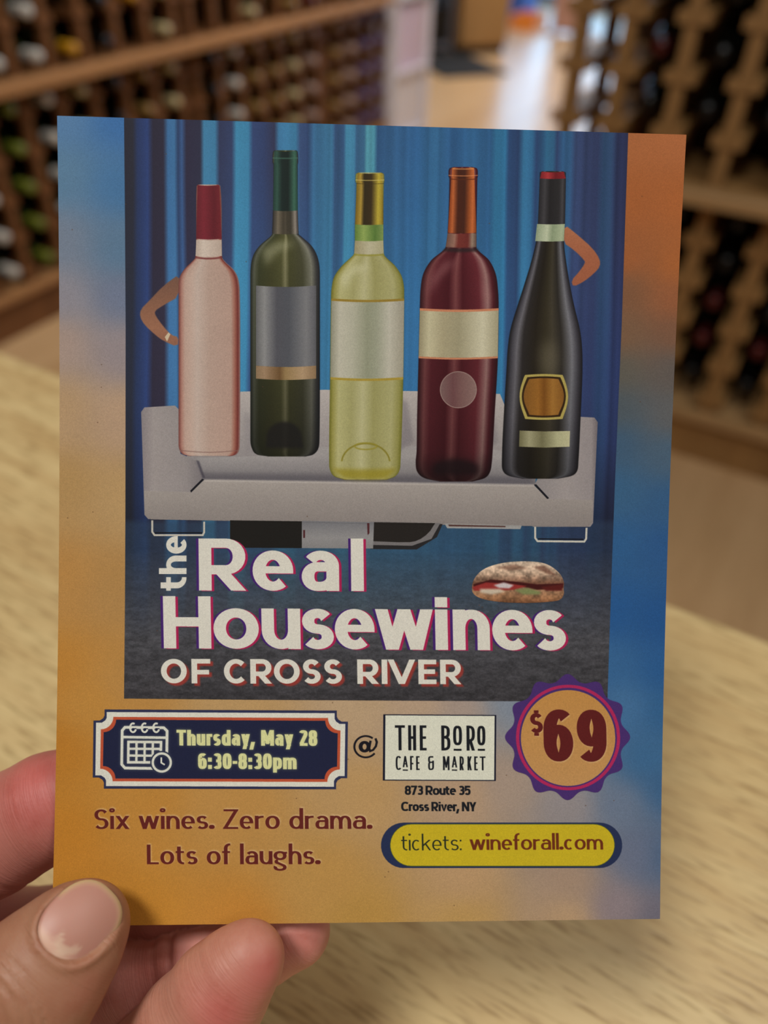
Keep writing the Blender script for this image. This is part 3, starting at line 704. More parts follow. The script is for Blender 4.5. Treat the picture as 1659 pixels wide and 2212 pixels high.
    C.poly([(525, 890), (556, 905), (552, 975), (532, 978)], c255(140, 134, 138), soft=5, alpha=.5)
    for xx in (868, 1050): C.poly([(xx, 860), (xx + 12, 870), (xx + 26, 955), (xx - 8, 975), (xx - 60, 978), (xx - 4, 962)], c255(118, 112, 118), soft=4, alpha=.55)
    C.poly([(430, 1022), (1150, 1030), (1152, 1048), (432, 1042)], c255(92, 88, 96), soft=5, alpha=.75)
    armL = [(305, 890), (312, 880), (378, 876), (386, 884), (390, 980), (424, 995), (441, 1034), (412, 1062), (440, 1090), (440, 1122), (320, 1121), (312, 1112)]
    C.poly(armL, lambda x, y: stops(np.clip((x - 305) / 130, 0, 1), [(0, c255(138, 130, 134)), (.2, c255(160, 152, 152)), (.75, c255(150, 143, 144)), (1, c255(126, 120, 124))]))
    armR = [(1246, 900), (1284, 902), (1291, 912), (1281, 1130), (1275, 1138), (1150, 1138), (1184, 1078), (1154, 1048), (1176, 1005), (1246, 1010)]
    C.poly(armR, lambda x, y: stops(np.clip((x - 1150) / 138, 0, 1), [(0, c255(140, 134, 136)), (.5, c255(160, 152, 152)), (.92, c255(150, 142, 144)), (1, c255(120, 112, 116))]))
    base = [(441, 1037), (1154, 1049), (1184, 1078), (1280, 1080), (1279, 1128), (1270, 1138), (900, 1133), (326, 1122), (313, 1112), (311, 1060), (412, 1063)]
    C.poly(base, G((166, 158, 154), (140, 132, 130), 1040, 1132))
    C.poly([(441, 1035), (1154, 1046), (1154, 1051), (441, 1040)], c255(188, 180, 176), alpha=.7, soft=1)
    C.poly([(441, 1036), (437, 1034), (411, 1060), (413, 1064)], c255(24, 24, 32)); C.poly([(1153, 1047), (1158, 1046), (1186, 1076), (1182, 1078)], c255(24, 24, 32))
    C.poly([(424, 994), (430, 996), (443, 1032), (438, 1034)], c255(70, 66, 78), soft=1.2, alpha=.8)
    OUT['sofa_print'] = [(305, 890), (312, 880), (386, 876), (520, 846), (700, 842), (900, 845), (1080, 851), (1246, 898), (1284, 902), (1291, 912), (1281, 1130), (1270, 1138), (900, 1133), (326, 1122), (313, 1112)]
    # --- bottle lying under the sofa and the sofa's legs
    C.poly([(497, 1124), (652, 1126), (652, 1184), (497, 1183)], c255(30, 28, 26))
    C.poly([(800, 1127), (952, 1130), (944, 1152), (925, 1172), (890, 1184), (800, 1184)], c255(118, 114, 116))
    C.poly(chaikin([(804, 1128), (804, 1128), (940, 1130), (940, 1130), (926, 1152), (903, 1168), (880, 1172), (804, 1169), (804, 1169)], 1), c255(38, 34, 32))
    C.poly([(800, 1177), (890, 1179), (932, 1164), (950, 1132), (956, 1132), (944, 1160), (900, 1187), (800, 1186)], c255(40, 38, 40))
    C.poly([(652, 1125), (808, 1128), (806, 1185), (652, 1184)], lambda x, y: stops(np.clip((y - 1126) / 58, 0, 1), [(0, c255(118, 118, 124)), (.6, c255(146, 144, 146)), (1, c255(136, 134, 136))]))
    C.poly([(655, 1145), (659, 1145), (659, 1162), (655, 1162)], c255(80, 40, 44)); C.poly([(793, 1130), (798, 1130), (798, 1152), (794, 1156)], c255(80, 40, 44))
    for p in ([(960, 1131), (1127, 1135), (1124, 1143), (966, 1141)],):
        C.poly(p, c255(160, 158, 158)); C.poly([(968, 1133), (1092, 1136), (1092, 1139), (970, 1137)], c255(90, 62, 58))
    def ring(pts, w, col): C.put(cover(stroke(pts, False, w, w)), col)
    ring([(329, 1124), (329, 1149), (334, 1156), (438, 1156), (441, 1150), (441, 1127)], 4.2, c255(196, 190, 180)); ring([(334, 1151), (437, 1151)], 2.4, c255(20, 20, 26))
    ring([(1156, 1138), (1156, 1162), (1161, 1169), (1262, 1170), (1266, 1164), (1267, 1140)], 4.2, c255(200, 196, 186)); ring([(1162, 1164), (1260, 1165)], 2.4, c255(20, 20, 26))
    # --- two posed arms
    arm1 = [(390, 590), (352, 618), (322, 650), (304, 668), (302, 684), (312, 702), (336, 724), (352, 736), (384, 750), (386, 728), (370, 724), (352, 704), (336, 682), (334, 672), (352, 660), (388, 640)]
    C.poly(chaikin(arm1, 1), lambda x, y: stops(np.clip((y - 600) / 150, 0, 1), [(0, c255(120, 86, 72)), (.4, c255(140, 98, 78)), (.7, c255(156, 108, 84)), (1, c255(146, 100, 80))]), soft=.7)
    C.poly([(356, 728), (364, 718), (368, 722), (361, 738)], c255(206, 188, 160))
    arm2 = [(1218, 484), (1246, 506), (1280, 536), (1296, 560), (1296, 576), (1284, 590), (1262, 608), (1238, 620), (1234, 606), (1252, 586), (1264, 568), (1262, 562), (1240, 540), (1216, 524)]
    C.poly(chaikin(arm2, 1), lambda x, y: stops(np.clip((y - 490) / 130, 0, 1), [(0, c255(176, 112, 80)), (.5, c255(164, 98, 70)), (1, c255(160, 94, 68))]), soft=.7)
    # --- bottles
    def band(p, y0, y1, col, dl=0, dr=0, bow=3, soft=0, alpha=1):
        ys = [q[0] for q in p]
        xl = lambda y: np.interp(y, ys, [q[1] for q in p]) + dl; xr = lambda y: np.interp(y, ys, [q[2] for q in p]) - dr
        top = [(lerp(xl(y0), xr(y0), t), y0 + bow * np.sin(np.pi * t)) for t in np.linspace(0, 1, 13)]
        bot = [(lerp(xl(y1), xr(y1), t), y1 + bow * np.sin(np.pi * t)) for t in np.linspace(1, 0, 13)]
        C.poly(top + bot, col, soft=soft, alpha=alpha)
    def body(name, prof, sh):
        pr = smooth_prof(prof); OUT[name] = prof_poly(pr); f = bottle_fn(pr)
        C.poly(OUT[name], lambda x, y: sh(np.clip(f(x, y), 0, 1), x, y), soft=.5)
        return pr, f
    Sx = lambda f, s_: (lambda x, y: stops(np.clip(f(x, y), 0, 1), s_))
    # rose
    p, f = body('pale_bottle_print', [(399, 428, 472), (402, 425, 476), (455, 424, 479), (516, 424, 479), (556, 422, 480), (566, 414, 487), (582, 398, 504), (600, 388, 514), (630, 386, 518), (800, 386, 519), (960, 386, 518), (974, 389, 516), (982, 396, 510), (985, 410, 500)],
        lambda t, x, y: stops(t, [(0, c255(120, 66, 62)), (.05, c255(176, 130, 118)), (.1, c255(190, 160, 148)), (.2, c255(196, 170, 158)), (.3, c255(196, 176, 166)), (.5, c255(184, 158, 146)), (.85, c255(182, 152, 140)), (.91, c255(160, 104, 90)), (.96, c255(116, 52, 48)), (1, c255(150, 120, 116))]))
    band(p, 400, 516, Sx(f, [(0, c255(104, 34, 44)), (.3, c255(124, 40, 52)), (.7, c255(98, 30, 40)), (1, c255(116, 38, 46))]), bow=1.5)
    band(p, 518, 553, Sx(f, [(0, c255(190, 172, 160)), (.3, c255(212, 196, 184)), (1, c255(186, 166, 154))]), bow=2)
    band(p, 554, 558, c255(120, 56, 56), bow=3, alpha=.8); band(p, 972, 974, c255(130, 100, 94), bow=4, alpha=.7)
    # dark green
    g1 = [(0, (.12, .13, .11)), (.05, (.30, .31, .26)), (.12, (.20, .21, .13)), (.3, (.23, .23, .13)), (.44, (.27, .27, .16)), (.5, (.44, .43, .32)), (.56, (.24, .24, .14)), (.75, (.24, .24, .17)), (.88, (.42, .42, .38)), (.95, (.20, .20, .20)), (1, (.10, .10, .12))]
    p, f = body('green_bottle_print', [(325, 594, 640), (328, 590, 643), (350, 589, 644), (356, 591, 643), (505, 588, 645), (512, 583, 652), (530, 562, 672), (550, 548, 684), (575, 542, 690), (620, 541, 691), (800, 541, 691), (950, 541, 690), (970, 545, 687), (982, 556, 676), (986, 580, 660)],
        lambda t, x, y: stops(t, g1) * np.interp(y, [480, 520, 600, 800, 900, 985], [1.1, 1.2, 1.1, .9, .75, .55])[..., None])
    C.poly([(566, 540), (600, 522), (640, 526), (600, 545), (575, 575)], c255(190, 190, 160), soft=7, alpha=.45)
    band(p, 326, 455, Sx(f, [(0, c255(34, 60, 54)), (.15, c255(52, 84, 74)), (.35, c255(26, 40, 38)), (.6, c255(24, 36, 34)), (.85, c255(62, 104, 88)), (1, c255(34, 64, 56))]), bow=1.5)
    band(p, 340, 343, c255(70, 110, 96), bow=1, alpha=.6)
    band(p, 455, 505, Sx(f, [(0, c255(44, 40, 40)), (.2, c255(128, 116, 104)), (.4, c255(70, 62, 56)), (.7, c255(60, 54, 48)), (.88, c255(150, 140, 132)), (1, c255(60, 54, 54))]), bow=1.5, alpha=.8)
    band(p, 617, 790, Sx(f, [(0, c255(70, 70, 76)), (.12, c255(116, 116, 118)), (.2, c255(140, 140, 142)), (.38, c255(84, 84, 92)), (.55, c255(84, 86, 94)), (.8, c255(124, 124, 128)), (.9, c255(104, 104, 110)), (1, c255(72, 72, 78))]), dl=12, dr=8, bow=3)
    band(p, 790, 818, Sx(f, [(0, c255(128, 106, 80)), (.2, c255(160, 132, 104)), (.42, c255(110, 82, 52)), (.5, c255(150, 124, 84)), (.75, c255(178, 150, 118)), (1, c255(130, 104, 76))]), dl=12, dr=8, bow=3)
    C.poly(se(614, 945, 38, 34, 180, 360, 2, 20) + [(655, 968), (575, 968)], c255(26, 24, 24), soft=3, alpha=.85)
    # pale yellow
    p, f = body('yellow_bottle_print', [(373, 774, 824), (376, 769, 829), (392, 768, 830), (397, 770, 829), (485, 767, 828), (548, 765, 829), (556, 758, 834), (575, 738, 854), (598, 722, 868), (625, 716, 873), (650, 715, 873), (820, 713, 871), (1000, 711, 865), (1018, 714, 862), (1030, 724, 852), (1036, 745, 835)],
        lambda t, x, y: stops(t, [(0, c255(112, 110, 40)), (.04, c255(150, 144, 76)), (.12, c255(182, 178, 126)), (.3, c255(164, 160, 108)), (.45, c255(186, 182, 138)), (.6, c255(156, 152, 98)), (.85, c255(172, 168, 118)), (.95, c255(146, 142, 80)), (1, c255(110, 108, 40))]))
    C.poly([(735, 600), (765, 572), (800, 575), (760, 595), (745, 630)], c255(216, 214, 180), soft=7, alpha=.6)
    band(p, 374, 485, Sx(f, [(0, c255(120, 96, 30)), (.18, c255(176, 146, 60)), (.3, c255(52, 42, 22)), (.55, c255(60, 46, 24)), (.8, c255(190, 170, 60)), (.92, c255(160, 140, 50)), (1, c255(110, 90, 30))]), bow=1.5)
    band(p, 388, 390, c255(210, 190, 110), bow=1.2, alpha=.7); band(p, 396, 397, c255(60, 46, 20), bow=1.2, alpha=.8)
    band(p, 485, 520, Sx(f, [(0, c255(96, 126, 58)), (.3, c255(146, 168, 92)), (.7, c255(90, 122, 58)), (1, c255(128, 150, 86))]), bow=1.5)
    band(p, 520, 548, Sx(f, [(0, c255(160, 150, 116)), (.5, c255(190, 184, 156)), (1, c255(170, 164, 130))]), bow=1.5); band(p, 548, 552, c255(150, 144, 60), bow=2, alpha=.7)
    lab = [(0, c255(144, 142, 124)), (.12, c255(192, 188, 172)), (.3, c255(180, 178, 160)), (.5, c255(148, 150, 128)), (.62, c255(156, 158, 138)), (.8, c255(190, 186, 172)), (1, c255(158, 152, 136))]
    band(p, 645, 651, c255(150, 124, 50), dl=1, bow=3); band(p, 650, 815, Sx(f, lab), dl=1, bow=3); band(p, 815, 820, c255(170, 146, 60), dl=1, bow=3)
    C.put(cover(stroke(se(790, 1000, 52, 42, 185, 355, 2, 24), False, 3, 3)), c255(132, 122, 40), soft=.8)
    C.put(cover(stroke(se(790, 964, 24, 7, 0, 350, 2, 24), True, 2.5, 2.5)), c255(150, 140, 50), soft=.8); band(p, 1012, 1034, c255(148, 134, 34), dl=6, dr=6, bow=2, soft=4, alpha=.75)
    # red
    p, f = body('red_bottle_print', [(361, 980, 1020), (364, 971, 1030), (380, 969, 1032), (386, 971, 1031), (503, 967, 1029), (536, 962, 1029), (544, 954, 1036), (562, 932, 1056), (590, 915, 1070), (620, 909, 1075), (660, 907, 1077), (780, 904, 1075), (900, 901, 1068), (975, 900, 1064), (1000, 898, 1062), (1020, 902, 1058), (1033, 918, 1046), (1040, 950, 1020)],
        lambda t, x, y: stops(t, [(0, c255(44, 14, 20)), (.08, c255(106, 58, 60)), (.16, c255(78, 26, 34)), (.36, c255(66, 18, 26)), (.45, c255(110, 60, 62)), (.54, c255(70, 20, 28)), (.75, c255(92, 34, 42)), (.86, c255(142, 106, 104)), (.93, c255(72, 24, 32)), (1, c255(40, 12, 20))]) * np.interp(y, [560, 900, 975, 1035], [1.1, .95, .85, .45])[..., None])
    C.poly([(926, 640), (930, 600), (960, 566), (990, 560), (950, 600)], c255(160, 110, 110), soft=8, alpha=.6); C.poly([(1040, 600), (1058, 640), (1052, 665)], c255(170, 120, 120), soft=8, alpha=.6)
    band(p, 362, 503, Sx(f, [(0, c255(128, 56, 24)), (.14, c255(188, 100, 54)), (.32, c255(74, 34, 20)), (.55, c255(70, 34, 22)), (.72, c255(150, 76, 36)), (.85, c255(200, 108, 58)), (1, c255(124, 58, 26))]), bow=1.5)
    band(p, 378, 380, c255(220, 140, 90), bow=1.4, alpha=.7); band(p, 386, 388, c255(90, 40, 20), bow=1.2, alpha=.8); band(p, 363, 366, c255(220, 150, 90), dl=6, dr=6, bow=1, alpha=.6)
    band(p, 504, 534, Sx(f, [(0, c255(110, 80, 70)), (.25, c255(150, 110, 96)), (.38, c255(116, 50, 44)), (.7, c255(108, 44, 40)), (.85, c255(150, 128, 112)), (1, c255(96, 72, 66))]), bow=1.5); band(p, 535, 543, c255(40, 30, 32), bow=2, soft=2, alpha=.8)
    band(p, 666, 672, c255(200, 130, 96), bow=3); band(p, 671, 770, Sx(f, [(0, c255(150, 140, 112)), (.12, c255(196, 188, 156)), (.3, c255(170, 160, 130)), (.5, c255(160, 152, 124)), (.8, c255(204, 198, 172)), (1, c255(164, 156, 128))]), bow=3); band(p, 770, 774, c255(196, 130, 96), bow=3)
    C.poly(se(990, 842, 40, 40, 0, 350, 2, 40), lambda x, y: stops(np.clip((x - 950) / 80, 0, 1), [(0, c255(124, 98, 96)), (.35, c255(108, 72, 74)), (.6, c255(122, 90, 88)), (1, c255(140, 112, 108))])); C.put(cover(stroke(se(990, 842, 39, 39, 0, 350, 2, 40), True, 1.6, 1.6)), c255(152, 128, 122))
    C.poly(se(984, 1012, 50, 20, 180, 360, 2, 20) + [(1030, 1026), (938, 1026)], c255(22, 10, 14), soft=5, alpha=.8)
    # dark burgundy shape
    p, f = body('black_bottle_print', [(370, 1172, 1215), (373, 1166, 1222), (384, 1166, 1222), (485, 1162, 1220), (521, 1158, 1218), (560, 1149, 1222), (610, 1134, 1230), (660, 1118, 1240), (710, 1103, 1252), (750, 1097, 1257), (800, 1094, 1258), (900, 1088, 1254), (1000, 1084, 1249), (1018, 1087, 1246), (1028, 1100, 1234), (1034, 1130, 1205)],
        lambda t, x, y: stops(t, [(0, c255(26, 24, 26)), (.05, c255(66, 64, 72)), (.12, c255(108, 106, 114)), (.2, c255(44, 40, 40)), (.36, c255(36, 30, 22)), (.5, c255(52, 46, 32)), (.6, c255(66, 60, 48)), (.72, c255(44, 40, 36)), (.86, c255(120, 120, 128)), (.94, c255(64, 62, 70)), (1, c255(24, 22, 26))]) * np.interp(y, [500, 700, 900, 1030], [.9, 1.0, .9, .65])[..., None])
    C.poly(se(1185, 775, 20, 40, 0, 350, 2, 20), c255(120, 112, 94), soft=12, alpha=.5)
    band(p, 371, 386, Sx(f, [(0, c255(120, 30, 36)), (.3, c255(176, 56, 60)), (.6, c255(110, 24, 32)), (1, c255(140, 36, 42))]), bow=1.5)
    band(p, 386, 485, Sx(f, [(0, c255(40, 38, 42)), (.2, c255(66, 64, 68)), (.4, c255(36, 34, 36)), (.75, c255(44, 42, 44)), (.88, c255(70, 68, 72)), (1, c255(34, 32, 36))]), bow=1)
    band(p, 484, 521, Sx(f, [(0, c255(150, 164, 136)), (.35, c255(192, 200, 172)), (.55, c255(140, 154, 124)), (.9, c255(172, 184, 152)), (1, c255(150, 162, 132))]), dl=-2, bow=1)
    def cart(g):
        q = []
        for cx_, cy_, s0 in ((1131, 809, 0), (1218, 809, 1), (1226, 905, 2), (1129, 905, 3)): pass
        x0, x1, y0, y1 = 1122 + g, 1227 - g, 808 + g, 907 - g; 
        top = [(lerp(x0 + 12, x1 - 12, t), y0 + 2 - 2 * np.sin(np.pi * t)) for t in np.linspace(0, 1, 9)]
        rt_ = [(x1 - 10 + 10 * np.sin(np.pi * t), lerp(y0 + 6, y1 - 8, t)) for t in np.linspace(0, 1, 11)]
        bt = [(lerp(x1 - 12, x0 + 12, t), y1 - 2 + 2 * np.sin(np.pi * t)) for t in np.linspace(0, 1, 9)]
        lf = [(x0 + 10 - 10 * np.sin(np.pi * t), lerp(y1 - 8, y0 + 6, t)) for t in np.linspace(0, 1, 11)]
        return top + rt_ + bt + lf
    C.poly(cart(0), c255(176, 160, 88)); C.poly(cart(5), c255(52, 34, 16)); C.poly(cart(9), lambda x, y: stops(np.clip((x - 1130) / 90, 0, 1), [(0, c255(128, 86, 36)), (.35, c255(150, 100, 40)), (.5, c255(122, 76, 26)), (.7, c255(160, 112, 50)), (1, c255(128, 84, 34))]))
    C.poly([(1122, 930), (1176, 932), (1231, 931), (1230, 965), (1176, 967), (1121, 965)], lambda x, y: stops(np.clip((x - 1121) / 109, 0, 1), [(0, c255(110, 106, 76)), (.2, c255(160, 156, 124)), (.45, c255(116, 112, 82)), (.75, c255(176, 174, 138)), (1, c255(190, 186, 150))]))
    # --- sandwich
    bun = [(1018, 1270), (1024, 1248), (1044, 1228), (1080, 1216), (1120, 1212), (1160, 1213), (1185, 1219), (1208, 1236), (1219, 1256), (1217, 1272), (1219, 1282), (1212, 1296), (1190, 1300), (1140, 1303), (1080, 1301), (1040, 1294), (1022, 1284)]
    bun = chaikin(bun); OUT['sandwich_print'] = bun
    C.poly(bun, lambda x, y: stops(np.clip((y - 1213) / 90, 0, 1), [(0, c255(208, 186, 166)), (.3, c255(184, 156, 134)), (.5, c255(120, 84, 66)), (.62, c255(150, 116, 92)), (.85, c255(150, 108, 78)), (1, c255(110, 70, 46))]))
    sy, sx = int((1212 - DY0) * S), int((1018 - DX0) * S); hh, ww = int(90 * S), int(200 * S)
    a[sy:sy + hh, sx:sx + ww] *= (1 + .35 * cover([bun])[2][1:hh + 1, 1:ww + 1][:hh, :ww] * (vnoise(hh, ww, 6, 8) + vnoise(hh, ww, 14, 9, 26) * 1.3))[..., None] if cover([bun])[2].shape[0] > hh and cover([bun])[2].shape[1] > ww else 1
    C.poly([(1070, 1226), (1110, 1219), (1140, 1228), (1100, 1232)], c255(104, 66, 52), soft=2, alpha=.6); C.poly([(1150, 1224), (1176, 1222), (1205, 1246), (1180, 1238)], c255(96, 56, 44), soft=2, alpha=.65)
    C.poly([(1022, 1262), (1060, 1252), (1110, 1256), (1160, 1262), (1217, 1260), (1216, 1270), (1160, 1274), (1120, 1266), (1070, 1262), (1024, 1270)], c255(66, 22, 22), soft=1)
    C.poly([(1020, 1268), (1050, 1258), (1110, 1262), (1138, 1266), (1110, 1274), (1070, 1276), (1024, 1276)], c255(150, 50, 48), soft=1)
    C.poly([(1066, 1264), (1088, 1258), (1110, 1264), (1100, 1271), (1078, 1270)], c255(206, 196, 200), soft=1.5); C.poly([(1036, 1272), (1080, 1272), (1092, 1278), (1062, 1284), (1038, 1280)], c255(206, 190, 170), soft=2)
    C.poly([(1110, 1274), (1140, 1270), (1168, 1278), (1166, 1284), (1130, 1284)], c255(128, 136, 88), soft=2); C.poly([(1168, 1268), (1216, 1262), (1214, 1276), (1180, 1276)], c255(90, 30, 28), soft=1.5)
    # --- headline
    bold = dict(a=.24, b=.178, X=.775, ebar=.14, asc=1.01, dot=.195, T=1.0)
    def titled(P):
        cv = cover(P)
        C.put(cv, c255(70, 36, 112), off=(-5, 0)); C.put(cv, c255(172, 34, 84), off=(5, 1.5)); C.put(cv, c255(222, 218, 208))
    titled(text('', (430, 1275.6), (786, 1277), 112.5, dict(bold, a=.245), .012, [('R', 430, 531), ('e', 546, 634), ('a', 652, 733), ('l', 759, 786)]))
    titled(text('', (354, 1400.5), (1221, 1405.5), 113, bold, .02, [('H', 354, 457), ('o', 462, 560), ('u', 566, 650), ('s', 652, 722), ('e', 724, 810), ('w', 813, 935), ('i', 941, 968), ('n', 979, 1059), ('e', 1064, 1151), ('s', 1153, 1223)]))
    th = text('', (0, 0), (100, 0), 59, dict(bold, a=.22, b=.17, X=.745, T=.95, ebar=.13), 0, [('t', 0, 32), ('h', 36, 76), ('e', 80, 118)])
    th = [np.stack([403 + p[:, 1], 1276 - p[:, 0]], 1) for p in th]
    C.put(cover(th), c255(222, 218, 208))
    cr = text('', (348, 1476), (995, 1478), 53, dict(a=.235, b=.19, X=.7), .015, [('O', 348, 404), ('F', 414, 455), ('C', 484, 531), ('R', 541, 587), ('O', 592, 648), ('S', 654, 693), ('S', 700, 739), ('R', 772, 818), ('I', 825, 837), ('V', 838, 898), ('E', 904, 943), ('R', 951, 996)])
    cv = cover(cr); C.put(cv, c255(156, 58, 52), off=(6, 5), soft=1.3, alpha=.9); C.put(cv, c255(222, 218, 208))
    # --- date badge
    def ticket(d, rr, n=8):
        q = [(201, 1554), (202.5, 1532), (751, 1534), (751, 1557), (750, 1704), (200, 1703)]
        TL, TR, BR, BL = np.array([202 + d, 1532.5 + d]), np.array([751.5 - d, 1535 + d]), np.array([750 - d, 1705 - d]), np.array([200.5 + d, 1703.5 - d])
        out = []
        for c, a0 in ((TL, 90), (TR, 180), (BR, 270), (BL, 0)):
            t = np.radians(np.linspace(a0, a0 - 90, n)); out += [(c[0] + rr * np.cos(u), c[1] + rr * np.sin(u)) for u in t]
        return out
    def notch(d, k):
        TL, TR, BR, BL = (202 + d, 1532.5 + d), (751.5 - d, 1535 + d), (750 - d, 1705 - d), (200.5 + d, 1703.5 - d); e = k * .55
        return [(TL[0], TL[1] + k), (TL[0] + e, TL[1] + k), (TL[0] + k - 3, TL[1] + k - 5), (TL[0] + k, TL[1] + e), (TL[0] + k, TL[1]), (TR[0] - k, TR[1]), (TR[0] - k, TR[1] + e), (TR[0] - k + 3, TR[1] + k - 5), (TR[0] - e, TR[1] + k), (TR[0], TR[1] + k),
                (BR[0], BR[1] - k), (BR[0] - e, BR[1] - k), (BR[0] - k + 3, BR[1] - k + 5), (BR[0] - k, BR[1] - e), (BR[0] - k, BR[1]), (BL[0] + k, BL[1]), (BL[0] + k, BL[1] - e), (BL[0] + k - 3, BL[1] - k + 5), (BL[0] + e, BL[1] - k), (BL[0], BL[1] - k)]
    OUT['date_badge'] = notch(0, 24)
    C.poly(notch(0, 24), c255(48, 52, 84)); C.poly(notch(5.5, 23), c255(222, 220, 208)); C.poly(ticket(16, 27), c255(190, 84, 56)); C.poly(ticket(22, 27), c255(34, 38, 66))
    W_ = c255(222, 222, 210)
    def glow(cv, col=(150, 160, 150), r=3): C.put(cv, c255(*col), soft=r, alpha=.55)
    cal = stroke([(270, 1571), (354, 1572), (361, 1579), (360, 1652), (353, 1660), (270, 1659), (263, 1651), (264, 1578)], True, 6, 6) + stroke([(264, 1592), (360, 1593.5)], False, 5.5, 5.5)
    cal += stroke([(277.5, 1602.5), (348, 1603), (347, 1647), (277, 1646.5)], True, 5.5, 5.5)
    for k in (1, 2, 3): cal += stroke([(277.5 + 17.6 * k, 1602), (277 + 17.6 * k, 1647)], False, 5, 5)
    for k in (1, 2): cal += stroke([(277, 1602.6 + 14.7 * k), (348, 1603 + 14.7 * k)], False, 5, 5)
    cv = cover(cal); glow(cv); C.put(cv, W_)
    for x_ in (287, 312, 337):
        C.put(cover(stroke([(x_ + 3, 1573), (x_ + 3, 1583)], False, 9, 9)), c255(34, 38, 66)); cv = cover(stroke(se(x_ + .5, 1572, 6.5, 9.5, 20, 300, 2, 16), False, 4.2, 4.2)); C.put(cv, W_)
    C.poly(se(349.5, 1647, 25, 25, 0, 350, 2, 36), c255(34, 38, 66)); cv = cover(stroke(se(349.5, 1647, 19.5, 19.5, 0, 350, 2, 36), True, 5, 5)); glow(cv); C.put(cv, W_)
    C.put(cover(stroke([(348.5, 1636), (348.5, 1647.5), (356, 1652)], False, 3.6, 3.6)), W_)
    din = dict(a=.25, b=.185, X=.74, n=2.9, cw=.8, T=.95, asc=1.0, dot=.2, desc=-.22)
    cv = cover(text('Thursday, May 28', (381.5, 1610.3), (685.7, 1611.3), 34, din, .01, track=.06, sp=.22)); glow(cv, (190, 196, 130), 3); C.put(cv, c255(220, 220, 160))
    cv = cover(text('6:30-8:30pm', (428, 1661), (641, 1661.6), 34, din, .01, track=.06)); glow(cv, (190, 196, 130), 3); C.put(cv, c255(220, 220, 160))
    # --- at sign
    at = stroke(se(790, 1613, 24.5, 23, -52, -322, 2, 40), False, 4.4, 4.0) + stroke(se(787.5, 1613, 8.6, 9.4, 0, 350, 2, 24), True, 8.5, 6) + stroke([(800.5, 1600), (797.5, 1616), (799.5, 1622.5), (806, 1620), (812, 1612), (814, 1603), (811, 1595)], False, 5, 4)
    C.put(cover(at), c255(28, 26, 34))
    # --- cafe sign
    C.poly([(828, 1543), (1072, 1544.5), (1071, 1687), (827, 1686)], c255(24, 26, 44)); C.poly([(832.5, 1545), (1068.5, 1546.5), (1067.5, 1685), (831.5, 1684)], c255(222, 222, 206)); OUT['cafe_sign'] = [(828, 1543), (1072, 1544.5), (1071, 1687), (827, 1686)]
    K = c255(28, 30, 36); big = dict(a=.12, b=.1, X=.7, n=3.2); sm = dict(a=.125, b=.1, X=.7, n=3)
    tx = text('', (853, 1620.6), (1049, 1621.5), 54, big, .01, [('T', 853.5, 875), ('H', 882, 899), ('E', 907, 921.5), ('B', 953.5, 973), ('R', 1008, 1026)])
    for xa, xb in ((979, 998), (1031, 1048.5)): tx += text('', (853, 1609), (1049, 1610), 42, dict(big, a=.15, b=.13), .01, [('O', xa, xb)]); tx += stroke([(xa + 1, 1619.5), (xb - 1, 1619.7)], False, 4.2, 4.2)
    tx += text('', (855, 1663), (1049, 1664), 30, sm, .01, [('C', 855, 866), ('F', 886, 893.5), ('E', 899, 906.5), ('&', 925, 937.5), ('M', 957, 971), ('R', 993, 1002), ('K', 1010, 1019), ('E', 1024.5, 1032), ('T', 1036.5, 1049)])
    for xa, xb in ((870, 881), (976, 987.5)): tx += text('', (855, 1657), (1049, 1658), 24, dict(sm, a=.14), .01, [('A', xa, xb)]); tx += stroke([(xa, 1663.3), (xb, 1663.6)], False, 2.6, 2.6)
    C.put(cover(tx), K)
    helv = dict(a=.24, b=.19, X=.74, n=2.5, cw=.8, T=.92, rdot=0, dot=.16, desc=-.2)
    C.put(cover(text('873 Route 35', (874.5, 1717), (1016.5, 1717.5), 20, helv, .01, track=.0, sp=.2)), K); C.put(cover(text('Cross River, NY', (866.6, 1752), (1029, 1752.6), 20, helv, .01, track=.0, sp=.2)), K)
    # --- price seal
    sx0, sy0 = 1226, 1592
    def star(R, k=12, amp=.06): 
        t = np.linspace(0, 2 * np.pi, 241)[:-1]; u = np.abs(((t / (2 * np.pi) * k) % 1) - .5) * 2; r = R * (1 - amp + (2 * amp) * (.5 - .5 * np.cos(np.pi * u)) ** 1.25)
        return [(sx0 + r_ * np.cos(q) * .992, sy0 + r_ * np.sin(q)) for r_, q in zip(r, t)]
    OUT['price_seal'] = star(128.5); C.poly(OUT['price_seal'], c255(74, 48, 112)); C.poly(se(sx0 + 1, sy0 + 1, 112.5, 114, 0, 350, 2, 70), c255(176, 42, 92)); C.poly(se(sx0 + 1, sy0 + 1, 105.5, 107.5, 0, 350, 2, 70), c255(74, 48, 112)); C.poly(se(sx0 + 1, sy0 + 2, 102, 103.5, 0, 350, 2, 70), G((194, 140, 76), (194, 146, 92), 1490, 1695))
    mr = c255(96, 32, 32); tx = text('', (1145, 1644), (1310, 1645.5), 112, dict(a=.25, b=.17, X=.7, n=2.0), .02, [('6', 1175, 1239), ('9', 1247, 1311)]) + text('', (1145, 1583), (1175, 1583.5), 43, dict(a=.24, b=.2, X=.7), .02, [('$', 1145, 1173)])
    cv = cover(tx); C.put(cv, c255(224, 190, 140), off=(1.5, 2), soft=1.2, alpha=.6); C.put(cv, mr)
    # --- slogan and ticket pill
    opt = dict(a=.19, b=.1, X=.67, n=2.1, asc=1.06, rdot=1, T=.9, g2=1, desc=-.3)
